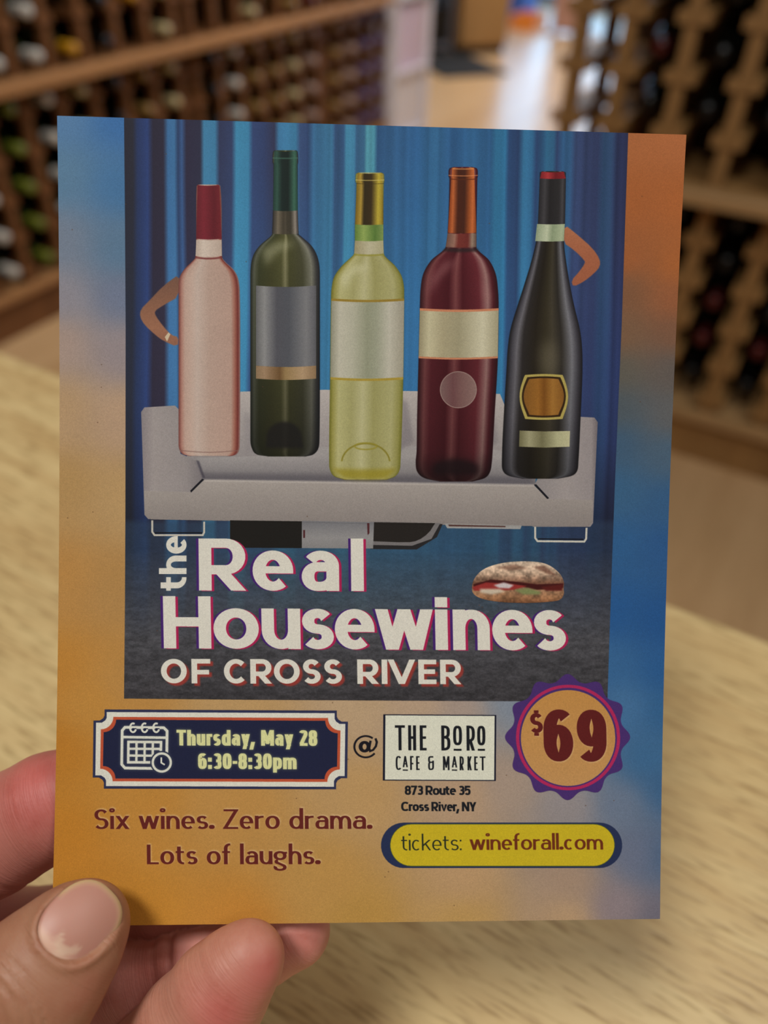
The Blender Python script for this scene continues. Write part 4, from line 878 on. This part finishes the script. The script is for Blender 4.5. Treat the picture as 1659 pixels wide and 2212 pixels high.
    for s_, p0, p1 in (('Six wines. Zero drama.', (203.5, 1791), (803, 1790.5)), ('Lots of laughs.', (317.5, 1867), (691, 1867))):
        cv = cover(text(s_, p0, p1, 42.5, opt, .012, track=.075, sp=.30)); C.put(cv, c255(226, 196, 150), off=(1, -2), soft=1.6, alpha=.75); C.put(cv, c255(100, 38, 34))
    def pill(x0, x1, y0, y1): r_ = (y1 - y0) / 2; return se(x1 - r_, y0 + r_, r_, r_, -90, 90, 2, 18) + se(x0 + r_, y0 + r_, r_, r_, 90, 270, 2, 18)
    OUT['ticket_banner'] = pill(823, 1344, 1777, 1875); C.poly(OUT['ticket_banner'], c255(40, 50, 84)); C.poly(pill(842.5, 1328, 1779.5, 1871.5), c255(92, 104, 40)); C.poly(pill(843.5, 1327, 1781, 1870), c255(202, 178, 38))
    C.put(cover(text('tickets:', (867, 1837), (997, 1836.5), 34, dict(opt, a=.105, b=.07), .02, track=.09)), c255(44, 50, 34))
    C.put(cover(text('wineforall.com', (1015, 1836), (1303, 1835), 34, dict(opt, a=.18, b=.1), .025, track=.06)), c255(110, 50, 26))
    # --- specks and paper mottle
    rg = np.random.RandomState(11)
    for x, y in ((1387, 424), (1065, 1990), (981, 1956), (839, 1883), (752, 1640)) + tuple((rg.uniform(130, 1400), rg.uniform(300, 1980)) for _ in range(26)):
        C.poly(se(x, y, 1.6, 1.3, 0, 300, 2, 6), c255(90, 62, 44), alpha=.6)
    gr = (rg.rand(CH_, CW_).astype(np.float32) - .5); gr = (gr + np.roll(gr, 1, 0) + np.roll(gr, 1, 1) + np.roll(gr, (1, 1), (0, 1))) / 4
    n2 = vnoise(CH_, CW_, 4, 21) * .6 + vnoise(CH_, CW_, 60, 22) * .35
    a *= (1 + gr * .17 + n2 * .05)[..., None]
    return np.clip(a, 0, 1)
# ================================================================ the card
RC3 = Matrix(((0.9991257410415775, 0.011034175552670259, 0.04032369722621389), (-0.009648371426229244, 0.9993615202856254, -0.03440146364945705), (-0.0406775431527033, 0.03398232985356134, 0.9985942813479274)))
TC = Vector((-0.031268965, -0.038860982, -1.5781081)) * .1
CWM, CHM, BOW, SHEAR = .127, .16391348106, .0024779, .0016308
def card_pt(u, v, off=0.0):
    """point of the card's front face (camera axes, metres); u across, v up, the card bows gently away at mid height"""
    bow = -BOW * 4 * v * (1 - v); dz = -BOW * 4 * (1 - 2 * v) / CHM
    n = Vector((0, -dz, 1)).normalized()
    return RC3 @ (Vector(((u - .5) * CWM + SHEAR * (v - .5), (v - .5) * CHM, bow)) + n * off) + TC
_R = np.array(RC3); _T = np.array(TC)
def card_np(u, v, off=0.0):
    q = np.stack([(u - .5) * CWM + SHEAR * (v - .5), (v - .5) * CHM, -BOW * 4 * v * (1 - v) + off + 0 * u], -1)
    return q @ _R.T + _T
def design_xy(u, v):
    P = card_np(u, v); return CX - FPX * P[..., 0] / P[..., 2] , CY + FPX * P[..., 1] / P[..., 2]
def card_uv(x, y):
    """design units -> card coordinates (Newton)"""
    x, y = np.asarray(x, float), np.asarray(y, float); u = (x - 112) / 1340; v = (1995 - y) / 1720
    for _ in range(6):
        X0, Y0 = design_xy(u, v); e = 1e-4; Xu, Yu = design_xy(u + e, v); Xv, Yv = design_xy(u, v + e)
        a, b, c, d = (Xu - X0) / e, (Xv - X0) / e, (Yu - Y0) / e, (Yv - Y0) / e; det = a * d - b * c
        u = u + (d * (x - X0) - b * (y - Y0)) / det; v = v + (-c * (x - X0) + a * (y - Y0)) / det
    return u, v
ART = paint()
TW, TH = 2048, 2640
vv, uu = np.meshgrid((np.arange(TH) + .5) / TH, (np.arange(TW) + .5) / TW, indexing='ij')
gx, gy = design_xy(uu, vv)
gx = np.clip((gx - DX0) * S - .5, 0, CW_ - 2); gy = np.clip((gy - DY0) * S - .5, 0, CH_ - 2)
ix, iy = gx.astype(np.int32), gy.astype(np.int32); fx, fy = (gx - ix)[..., None].astype(np.float32), (gy - iy)[..., None].astype(np.float32)
tex = (ART[iy, ix] * (1 - fx) + ART[iy, ix + 1] * fx) * (1 - fy) + (ART[iy + 1, ix] * (1 - fx) + ART[iy + 1, ix + 1] * fx) * fy
PRINT_GAIN = 1.0
rgba = np.ones((TH, TW, 4), np.float32); rgba[..., :3] = np.clip(tex * PRINT_GAIN, 0, 1)
img = bpy.data.images.new('card_print', TW, TH, alpha=False); img.colorspace_settings.name = 'sRGB'
img.pixels.foreach_set(rgba.ravel()); img.update(); img.pack()
del rgba, tex, gx, gy, ix, iy, fx, fy, uu, vv, ART
N = NT('printed_card_stock'); tx = N.n('ShaderNodeTexImage'); tx.image = img; tx.extension = 'EXTEND'; uvn = N.n('ShaderNodeUVMap'); uvn.uv_map = 'UVMap'
N.l(uvn.outputs[0], tx.inputs[0]); N.l(tx.outputs[0], N.b.inputs['Base Color']); N.b.inputs['Roughness'].default_value = .62; N.b.inputs['Specular IOR Level'].default_value = .12
tc = N.n('ShaderNodeTexCoord'); no = N.n('ShaderNodeTexNoise', Scale=2600.0, Detail=2.0); bp = N.n('ShaderNodeBump', Strength=.12, Distance=.0001)
N.l(tc.outputs['Object'], no.inputs['Vector']); N.l(no.outputs['Fac'], bp.inputs['Height']); N.l(bp.outputs[0], N.b.inputs['Normal']); M_PRINT = N.m
M_STOCK = plain('white_card_stock', (226, 224, 218), .7, 0, .04)
TH_C = .00042
card = bpy.data.objects.new('event_flyer_card', None); link(card); card.matrix_world = CAMM; card.empty_display_size = .05
tag(card, 'colourful printed event card with five wine bottles on a sofa, held up in one hand', 'flyer')
nv = 48; V, F, UVs = [], [], []
for j in range(nv + 1):
    for i in (0, 1): V.append(card_pt(i, j / nv))
for j in range(nv + 1):
    for i in (0, 1): V.append(card_pt(i, j / nv, -TH_C))
o2 = 2 * (nv + 1)
for j in range(nv): F.append((2 * j, 2 * j + 1, 2 * j + 3, 2 * j + 2))
nf = len(F)
for j in range(nv): F.append((o2 + 2 * j, o2 + 2 * j + 2, o2 + 2 * j + 3, o2 + 2 * j + 1)); F.append((2 * j, 2 * j + 2, o2 + 2 * j + 2, o2 + 2 * j)); F.append((2 * j + 1, o2 + 2 * j + 1, o2 + 2 * j + 3, 2 * j + 3))
F.append((0, o2, o2 + 1, 1)); F.append((2 * nv, 2 * nv + 1, o2 + 2 * nv + 1, o2 + 2 * nv))
sheet = mesh_obj('card_sheet', V, F, M_PRINT, card); sheet.data.materials.append(M_STOCK)
ul = sheet.data.uv_layers.new(name='UVMap')
for pi, p in enumerate(sheet.data.polygons):
    p.material_index = 0 if pi < nf else 1
    for li in p.loop_indices:
        k = sheet.data.loops[li].vertex_index % o2; ul.data[li].uv = (k % 2, (k // 2) / nv)
def print_layer(name, outline, off, parent, label=None):
    """a piece of the print as its own thin layer of ink on the bowed card"""
    x = np.array([p[0] for p in outline]); y = np.array([p[1] for p in outline]); u, v = card_uv(x, y)
    bm = bmesh.new(); vs = [bm.verts.new((a, b, 0)) for a, b in zip(np.clip(u, .0005, .9995), np.clip(v, .0005, .9995))]
    bm.faces.new(vs)
    v0, v1 = float(v.min()), float(v.max())
    for j in range(1, nv):
        if v0 < j / nv < v1: bmesh.ops.bisect_plane(bm, geom=bm.verts[:] + bm.edges[:] + bm.faces[:], plane_co=(0, j / nv, 0), plane_no=(0, 1, 0), dist=1e-7)
    bmesh.ops.triangulate(bm, faces=bm.faces[:], ngon_method='EAR_CLIP')
    uvs = [(q.co.x, q.co.y) for q in bm.verts]
    for q in bm.verts: q.co = card_pt(q.co.x, q.co.y, off)
    bm.normal_update()
    me = bpy.data.meshes.new(name); 
    if sum(f.normal.z for f in bm.faces) < 0: bmesh.ops.reverse_faces(bm, faces=bm.faces[:])
    bm.to_mesh(me); bm.free()
    l = me.uv_layers.new(name='UVMap')
    for q in me.loops: l.data[q.index].uv = uvs[q.vertex_index]
    me.materials.append(M_PRINT); o = link(bpy.data.objects.new(name, me), parent)
    if label: o['label'] = label
    return o
pnl = print_layer('picture_panel', OUT['picture_panel'], .00003, card, 'blue curtain picture printed on the card')
print_layer('sofa_print', OUT['sofa_print'], .00006, pnl, 'printed grey sofa')
for nm, lb in (('pale_bottle_print', 'printed pale pink bottle with red cap'), ('green_bottle_print', 'printed dark green bottle with grey label'), ('yellow_bottle_print', 'printed pale yellow bottle'), ('red_bottle_print', 'printed red wine bottle with copper cap'), ('black_bottle_print', 'printed black bottle with gold label')):
    print_layer(nm, OUT[nm], .00009, pnl, lb)
print_layer('sandwich_print', OUT['sandwich_print'], .00006, pnl, 'printed filled roll')
print_layer('date_badge', OUT['date_badge'], .00003, card, 'dark blue badge with calendar, date and time'); print_layer('cafe_sign', OUT['cafe_sign'], .00003, card, 'white box with the cafe name')
print_layer('price_seal', OUT['price_seal'], .00006, card, 'purple scalloped seal with the price'); print_layer('ticket_banner', OUT['ticket_banner'], .00003, card, 'yellow rounded banner with the ticket address')
# ================================================================ the hand (one continuous skin, polygonised from a distance field)
def cp(px, py, d): return np.array([(px - CX) / FPX * d, -(py - CY) / FPX * d, -d])          # millimetres, camera axes
FING = {
 'thumb':  dict(zs=.80, pts=[(197, 1984, 149.6, 7.0), (172, 2010, 147.6, 9.2), (133, 2055, 146.0, 10.9), (78, 2118, 144.5, 12.6), (0, 2205, 146, 13.2), (-130, 2330, 158, 14.5), (-300, 2420, 178, 17)]),
 'index':  dict(zs=.92, pts=[(330, 1630, 167.5, 7.2), (230, 1682, 168.5, 8.8), (110, 1742, 169.5, 11.6), (-10, 1806, 171, 12.6), (-150, 1900, 174, 12.0), (-330, 2060, 184, 14)]),
 'middle': dict(zs=.92, pts=[(470, 1925, 176, 7.2), (360, 1955, 179, 8.6), (230, 1988, 187, 9.4), (40, 2015, 196, 10.6), (-180, 2070, 203, 12), (-350, 2160, 198, 16)]),
 'ring':   dict(zs=.92, pts=[(632, 2008, 170.5, 8.3), (560, 2040, 172, 8.9), (440, 2085, 172.5, 9.4), (400, 2096, 173, 9.9), (320, 2128, 174, 10.6), (180, 2230, 181, 11.2), (-40, 2340, 190, 13), (-280, 2330, 194, 18)]),
 'little': dict(zs=.90, pts=[(538, 2067, 152.6, 7.0), (512, 2095, 152.8, 8.3), (474, 2142, 153.5, 9.8), (410, 2218, 156, 10.6), (330, 2310, 162, 11.2), (180, 2440, 176, 12.5), (-100, 2460, 182, 14)]),
}
PALM = [((-330, 2200, 188, 22), (-260, 2400, 184, 19)), ((-330, 2200, 188, 22), (-620, 2300, 190, 23)), ((-260, 2400, 184, 19), (-620, 2400, 186, 19)), ((-620, 2360, 188, 20), (-1050, 2560, 205, 22)), ((-1050, 2560, 205, 22), (-1500, 2800, 225, 27))]
def rcone(P, a, b, ra, rb, zs):
    q = P - a; ba = (b - a).copy(); q2 = q.copy(); q2[..., 2] /= zs; ba[2] /= zs
    t = np.clip((q2 @ ba) / (ba @ ba), 0, 1)
    d = q2 - t[..., None] * ba
    return np.sqrt((d * d).sum(-1)) - (ra + (rb - ra) * t)
def smin(a, b, k):
    h = np.clip(.5 + .5 * (b - a) / k, 0, 1); return b + (a - b) * h - k * h * (1 - h)
FC = {k: [(cp(*p[:3]).astype(np.float32), p[3]) for p in f['pts']] for k, f in FING.items()}
def finger_sdf(P, k):
    f = FC[k]; zs = FING[k]['zs']; d = None
    for (a, ra), (b, rb) in zip(f[:-1], f[1:]):
        e = rcone(P, a, b, ra, rb, zs); d = e if d is None else smin(d, e, 1.6)
    return d
# nail frame on the thumb (in design units): centre, axis to the tip, across
NC = np.array([173.0, 1991.0]); NA = np.array([.715, -.699]); NB = np.array([.699, .715]); NLEN, NWID = 95.0, 74.0
def nail_q(px, py):
    a = ((px - NC[0]) * NA[0] + (py - NC[1]) * NA[1]) / NLEN; b = ((px - NC[0]) * NB[0] + (py - NC[1]) * NB[1]) / NWID
    return a, b
def hand_sdf(P):
    d = finger_sdf(P, 'thumb')
    # folds of skin round the nail and the hollow under it
    dep = -P[..., 2]; px = CX + P[..., 0] / dep * FPX; py = CY - P[..., 1] / dep * FPX
    a, b = nail_q(px, py); q = (np.abs(a) ** 2.6 + np.abs(b) ** 2.6) ** (1 / 2.6)
    front = np.clip((152.0 - dep) / 4, 0, 1)
    fold = .75 * np.exp(-((q - 1.10) / .11) ** 2) * np.clip(.55 - a, 0, 1) ** .7 * front
    hol = .75 * np.clip((1.0 - q) / .12, 0, 1) * front
    d = d - fold + hol
    # knuckle creases of the thumb
    for c0, amp in ((-1.75, .40), (-2.0, .45), (-2.3, .5), (-2.65, .4)):
        d = d + amp * np.exp(-((a + b * .10 - c0 + .16 * b * b) / .055) ** 2) * front
    for k, kk in (('index', 2.5), ('middle', .8), ('ring', .8), ('little', .8)):
        e = finger_sdf(P, k)
        if k == 'ring':      # flexion crease of the joint under the card
            a0 = cp(412, 2090, 173).astype(np.float32); ax = cp(560, 2040, 172) - cp(320, 2128, 174); ax = (ax / np.linalg.norm(ax)).astype(np.float32)
            t = (P - a0) @ ax; e = e + .7 * np.exp(-(t / .9) ** 2) + .3 * np.exp(-((t + 4) / .8) ** 2)
        if k == 'index':
            a0 = cp(0, 1806, 171).astype(np.float32); ax = cp(230, 1682, 168.5) - cp(-150, 1900, 174); ax = (ax / np.linalg.norm(ax)).astype(np.float32)
            t = (P - a0) @ ax; e = e + .35 * np.exp(-((t - 1) / 1.0) ** 2)
        d = smin(d, e, kk)
    for a_, b_ in PALM:
        e = rcone(P, cp(*a_[:3]).astype(np.float32), cp(*b_[:3]).astype(np.float32), a_[3], b_[3], .8); d = smin(d, e, 9)
    return d
def surface_nets(f, lo, h):
    s = f < 0; nx, ny, nz = f.shape
    c = np.zeros((nx - 1, ny - 1, nz - 1), np.int8)
    for i in (0, 1):
        for j in (0, 1):
            for k in (0, 1): c += s[i:nx - 1 + i, j:ny - 1 + j, k:nz - 1 + k]
    act = (c > 0) & (c < 8); idx = -np.ones(c.shape, np.int64); A = np.argwhere(act); idx[act] = np.arange(len(A))
    acc = np.zeros((len(A), 3)); cnt = np.zeros(len(A))
    cor = [(i, j, k) for i in (0, 1) for j in (0, 1) for k in (0, 1)]
    for p in cor:
        for ax in range(3):
            if p[ax]: continue
            q = list(p); q[ax] = 1
            fa = f[A[:, 0] + p[0], A[:, 1] + p[1], A[:, 2] + p[2]]; fb = f[A[:, 0] + q[0], A[:, 1] + q[1], A[:, 2] + q[2]]
            m = (fa < 0) != (fb < 0); t = np.where(m, fa / np.where(m, fa - fb, 1), 0)
            pt = np.tile(np.array(p, float), (len(A), 1)); pt[:, ax] += t
            acc[m] += pt[m]; cnt[m] += 1
    Vx = (A + acc / cnt[:, None]) * h + lo
    Q = []
    for ax in range(3):
        o1, o2_ = [(1, 2), (2, 0), (0, 1)][ax]
        sl0 = [slice(None)] * 3; sl1 = [slice(None)] * 3; sl0[ax] = slice(0, -1); sl1[ax] = slice(1, None)
        ch = s[tuple(sl0)] != s[tuple(sl1)]; E = np.argwhere(ch)
        E = E[(E[:, o1] > 0) & (E[:, o2_] > 0) & (E[:, o1] < f.shape[o1] - 1) & (E[:, o2_] < f.shape[o2_] - 1)]
        ins = s[E[:, 0], E[:, 1], E[:, 2]]
        def at(d1, d2):
            G = E.copy(); G[:, o1] -= d1; G[:, o2_] -= d2; return idx[G[:, 0], G[:, 1], G[:, 2]]
        q = np.stack([at(1, 1), at(0, 1), at(0, 0), at(1, 0)], 1); q[~ins] = q[~ins][:, ::-1]; Q.append(q)
    return Vx, np.concatenate(Q)
HSTEP = .62
allp = np.array([cp(*p[:3]) for f in FING.values() for p in f['pts'] if p[0] > -420] + [cp(-380, 2300, 190)])
lo = allp.min(0) - 26; hi = allp.max(0) + 15
lo[0] = cp(-620, 2300, 190)[0]; 
dims = np.ceil((hi - lo) / HSTEP).astype(int)
# evaluated slab by slab and only near the surface: a coarse pass picks the blocks
fine = np.full(dims, 9.0, np.float32); B = 12
ax_ = [lo[i] + np.arange(dims[i]) * HSTEP for i in range(3)]
nb = [int(math.ceil(dims[i] / B)) for i in range(3)]
cc = np.stack(np.meshgrid(*[lo[i] + (np.arange(nb[i]) * B + B / 2) * HSTEP for i in range(3)], indexing='ij'), -1).astype(np.float32)
cd = hand_sdf(cc.reshape(-1, 3)).reshape(cc.shape[:3]); R_ = B * HSTEP * 1.0 * 1.25 + 1.5
for i, j, k in np.argwhere(np.abs(cd) < R_):
    sl = tuple(slice(q * B, min((q + 1) * B, dims[n])) for n, q in enumerate((i, j, k)))
    g = np.stack(np.meshgrid(*[ax_[n][sl[n]] for n in range(3)], indexing='ij'), -1).astype(np.float32)
    fine[sl] = hand_sdf(g.reshape(-1, 3)).reshape(g.shape[:3])
for i, j, k in np.argwhere(cd <= -R_):
    fine[tuple(slice(q * B, min((q + 1) * B, dims[n])) for n, q in enumerate((i, j, k)))] = -9.0
fine[0] = 9; fine[-1] = 9; fine[:, 0] = 9; fine[:, -1] = 9; fine[:, :, 0] = 9; fine[:, :, -1] = 9
HV, HQ = surface_nets(fine, lo, HSTEP)
# project the vertices onto the true surface
for _ in range(2):
    P = HV.astype(np.float32); d0 = hand_sdf(P); e = .08
    gr = np.stack([hand_sdf(P + np.eye(3, dtype=np.float32)[i] * e) - d0 for i in range(3)], -1) / e
    gl_ = np.maximum((gr * gr).sum(-1), .2); inner = HV[:, 0] > lo[0] + 2
    HV = HV - np.where(inner, np.clip(d0 / gl_, -.4, .4), 0)[:, None] * gr
me = bpy.data.meshes.new('hand'); me.vertices.add(len(HV)); me.vertices.foreach_set('co', (HV / 1000).astype(np.float32).ravel())
me.loops.add(HQ.size); me.loops.foreach_set('vertex_index', HQ.astype(np.int32).ravel()); me.polygons.add(len(HQ)); me.polygons.foreach_set('loop_start', np.arange(0, HQ.size, 4, dtype=np.int32))
me.update(calc_edges=True); me.validate(); me.polygons.foreach_set('use_smooth', [True] * len(me.polygons))
# skin colour: flushed towards the pads and joints, tanner on the back of the thumb, ring finger lightened to offset its shade
Pf = HV.astype(np.float32); dd = {k: finger_sdf(Pf, k) for k in FING}
own = np.stack([dd[k] for k in FING], 0).argmin(0); names = list(FING)
base = {'thumb': (166, 117, 91), 'index': (178, 112, 100), 'middle': (176, 112, 102), 'ring': (206, 140, 128), 'little': (190, 132, 112)}
cl = np.array([s2l(base[names[i]]) for i in range(5)])[own]
red = np.array(s2l((190, 92, 88)))
def spot(px, py, d, r): return np.exp(-(((HV - cp(px, py, d)) ** 2).sum(1)) / r ** 2)[:, None]
for s_ in ((585, 2110, 146, 6, .7), (480, 2190, 146, 7, .75), (90, 1720, 160, 9, .55), (60, 1680, 160, 8, .5), (200, 2160, 138, 5, .25), (680, 2040, 162, 6, .25), (350, 2110, 168, 7, .5)):
    k_ = spot(*s_[:4]) * s_[4]; cl = cl * (1 - k_) + red * k_
ca = me.color_attributes.new('skin', 'FLOAT_COLOR', 'POINT'); buf = np.ones((len(HV), 4), np.float32); buf[:, :3] = cl
ca.data.foreach_set('color', buf.ravel())
# running length along each finger, for the fine cross lines of the skin
al = np.zeros(len(HV), np.float32); 
for i, k in enumerate(names):
    m = own == i; pts = [p for p, r in FC[k]]; best = np.full(m.sum(), 1e9); run = 0; aa = np.zeros(m.sum())
    for a_, b_ in zip(pts[:-1], pts[1:]):
        ba = b_ - a_; L_ = np.linalg.norm(ba); t = np.clip((HV[m] - a_) @ ba / L_ ** 2, -.6 if run == 0 else 0, 1); d_ = np.linalg.norm(HV[m] - a_ - t[:, None] * ba, axis=1)
        b2 = d_ < best; best[b2] = d_[b2]; aa[b2] = run + t[b2] * L_; run += L_
    al[m] = aa
at_ = me.attributes.new('along', 'FLOAT', 'POINT'); at_.data.foreach_set('value', al)
N = NT('skin'); A_ = N.n('ShaderNodeVertexColor'); A_.layer_name = 'skin'; N.b.inputs['Roughness'].default_value = .5; N.b.inputs['Specular IOR Level'].default_value = .4
N.b.inputs['Subsurface Weight'].default_value = .25; N.b.inputs['Subsurface Radius'].default_value = (1.0, .35, .2); N.b.inputs['Subsurface Scale'].default_value = .0016
tc = N.n('ShaderNodeTexCoord'); no = N.n('ShaderNodeTexNoise', Scale=160.0, Detail=5.0, Roughness=.6); N.l(tc.outputs['Object'], no.inputs['Vector'])
hs = N.n('ShaderNodeMix', data_type='RGBA', blend_type='MULTIPLY'); hs.inputs[7].default_value = (.90, .78, .76, 1); mr_ = N.n('ShaderNodeMapRange'); mr_.inputs[1].default_value = .45; mr_.inputs[2].default_value = .72
N.l(no.outputs['Fac'], mr_.inputs[0]); N.l(mr_.outputs[0], hs.inputs[0]); N.l(A_.outputs['Color'], hs.inputs[6]); N.l(hs.outputs[2], N.b.inputs['Base Color'])
at2 = N.n('ShaderNodeAttribute'); at2.attribute_name = 'along'; cb_ = N.n('ShaderNodeCombineXYZ'); sp = N.n('ShaderNodeVectorMath', operation='SCALE'); sp.inputs['Scale'].default_value = 90.0
N.l(tc.outputs['Object'], sp.inputs[0]); mul = N.n('ShaderNodeMath', operation='MULTIPLY'); mul.inputs[1].default_value = 2.3; N.l(at2.outputs['Fac'], mul.inputs[0]); N.l(mul.outputs[0], cb_.inputs[0])
add = N.n('ShaderNodeVectorMath', operation='ADD'); N.l(sp.outputs[0], add.inputs[0]); N.l(cb_.outputs[0], add.inputs[1])
n2 = N.n('ShaderNodeTexNoise', Scale=1.0, Detail=3.0, Roughness=.6); N.l(add.outputs[0], n2.inputs['Vector'])
vo = N.n('ShaderNodeTexVoronoi', Scale=1500.0); N.l(tc.outputs['Object'], vo.inputs['Vector'])
b1 = N.n('ShaderNodeBump', Strength=.6, Distance=.00026); N.l(n2.outputs['Fac'], b1.inputs['Height']); b2_ = N.n('ShaderNodeBump', Strength=.25, Distance=.0001); N.l(vo.outputs['Distance'], b2_.inputs['Height']); N.l(b1.outputs[0], b2_.inputs['Normal']); N.l(b2_.outputs[0], N.b.inputs['Normal'])
me.materials.append(N.m)
hand = link(bpy.data.objects.new('hand', me)); hand.matrix_world = CAMM
tag(hand, 'bare left hand pinching the card at its lower left corner, thumb in front', 'hand')
# thumbnail: a curved plate lying in the hollow
dz = np.linspace(120, 160, 800); aa_ = np.linspace(-.95, .7, 9); dd_ = []
for a_ in aa_:
    q_ = NC + NA * a_ * NLEN; sd = finger_sdf(np.array([cp(q_[0], q_[1], d_) for d_ in dz], np.float32), 'thumb'); dd_.append(dz[np.argmax(sd < 0)])
NPOLY = np.polyfit(aa_, dd_, 2); DN = float(np.polyval(NPOLY, 0))
def nail_pt(a, b, top):
    px = NC[0] + NA[0] * a * NLEN + NB[0] * b * NWID; py = NC[1] + NA[1] * a * NLEN + NB[1] * b * NWID
    mm_b = b * NWID * DN / FPX; mm_a = a * NLEN * DN / FPX
    d_ = np.polyval(NPOLY, a) - .28 + mm_b ** 2 / 25.0 + (0 if top else .45)
    return cp(px, py, d_) / 1000
V, F = [], []; nr, na_ = 12, 40
for top in (1, 0):
    for i in range(nr + 1):
        q = i / nr
        for k in range(na_):
            t = 2 * math.pi * k / na_; c_, s_ = math.cos(t), math.sin(t); n_ = 2.5
            V.append(nail_pt(q * np.sign(c_) * abs(c_) ** (2 / n_), q * np.sign(s_) * abs(s_) ** (2 / n_), top))
off = (nr + 1) * na_
for i in range(nr):
    for k in range(na_):
        a0, a1, b0, b1_ = i * na_ + k, i * na_ + (k + 1) % na_, (i + 1) * na_ + k, (i + 1) * na_ + (k + 1) % na_
        F.append((a0, a1, b1_, b0)); F.append((off + a0, off + b0, off + b1_, off + a1))
for k in range(na_): F.append((nr * na_ + k, nr * na_ + (k + 1) % na_, off + nr * na_ + (k + 1) % na_, off + nr * na_ + k))
nail = mesh_obj('thumbnail', V, F, None, hand, True); nail['label'] = 'smooth pink thumbnail with pale free edge'
bm = bmesh.new(); bm.from_mesh(nail.data); bmesh.ops.remove_doubles(bm, verts=bm.verts[:], dist=1e-7); bmesh.ops.recalc_face_normals(bm, faces=bm.faces[:]); bm.to_mesh(nail.data); bm.free()
nail.data.polygons.foreach_set('use_smooth', [True] * len(nail.data.polygons))
ca = nail.data.color_attributes.new('nail', 'FLOAT_COLOR', 'POINT')
pk, edge_, lun = np.array(s2l((188, 134, 118))), np.array(s2l((206, 178, 130))), np.array(s2l((226, 188, 164)))
for i, v in enumerate(nail.data.vertices):
    P = np.array(v.co) * 1000; dep = -P[2]; a_, b_ = nail_q(CX + P[0] / dep * FPX, CY - P[1] / dep * FPX); q = (abs(a_) ** 2.5 + abs(b_) ** 2.5) ** .4
    k = np.clip((q - .90) / .05, 0, 1) * np.clip((a_ - .05) / .2, 0, 1); c_ = pk * (1 - k) + edge_ * k
    l_ = np.clip((-a_ - .62) / .2, 0, 1) * .6; c_ = c_ * (1 - l_) + lun * l_; pt_ = np.clip((.16 - abs(a_ + .66 + .12 * math.sin(b_ * 9))) / .05, 0, 1) * np.clip((.42 - abs(b_ - .22)) / .1, 0, 1) * .5; c_ = c_ * (1 - pt_) + np.array(s2l((226, 198, 172))) * pt_; ca.data[i].color = (*c_, 1)
N = NT('nail'); A_ = N.n('ShaderNodeVertexColor'); A_.layer_name = 'nail'; N.l(A_.outputs['Color'], N.b.inputs['Base Color']); N.b.inputs['Roughness'].default_value = .46; N.b.inputs['Subsurface Weight'].default_value = .15; N.b.inputs['Subsurface Scale'].default_value = .001
nail.data.materials.append(N.m)
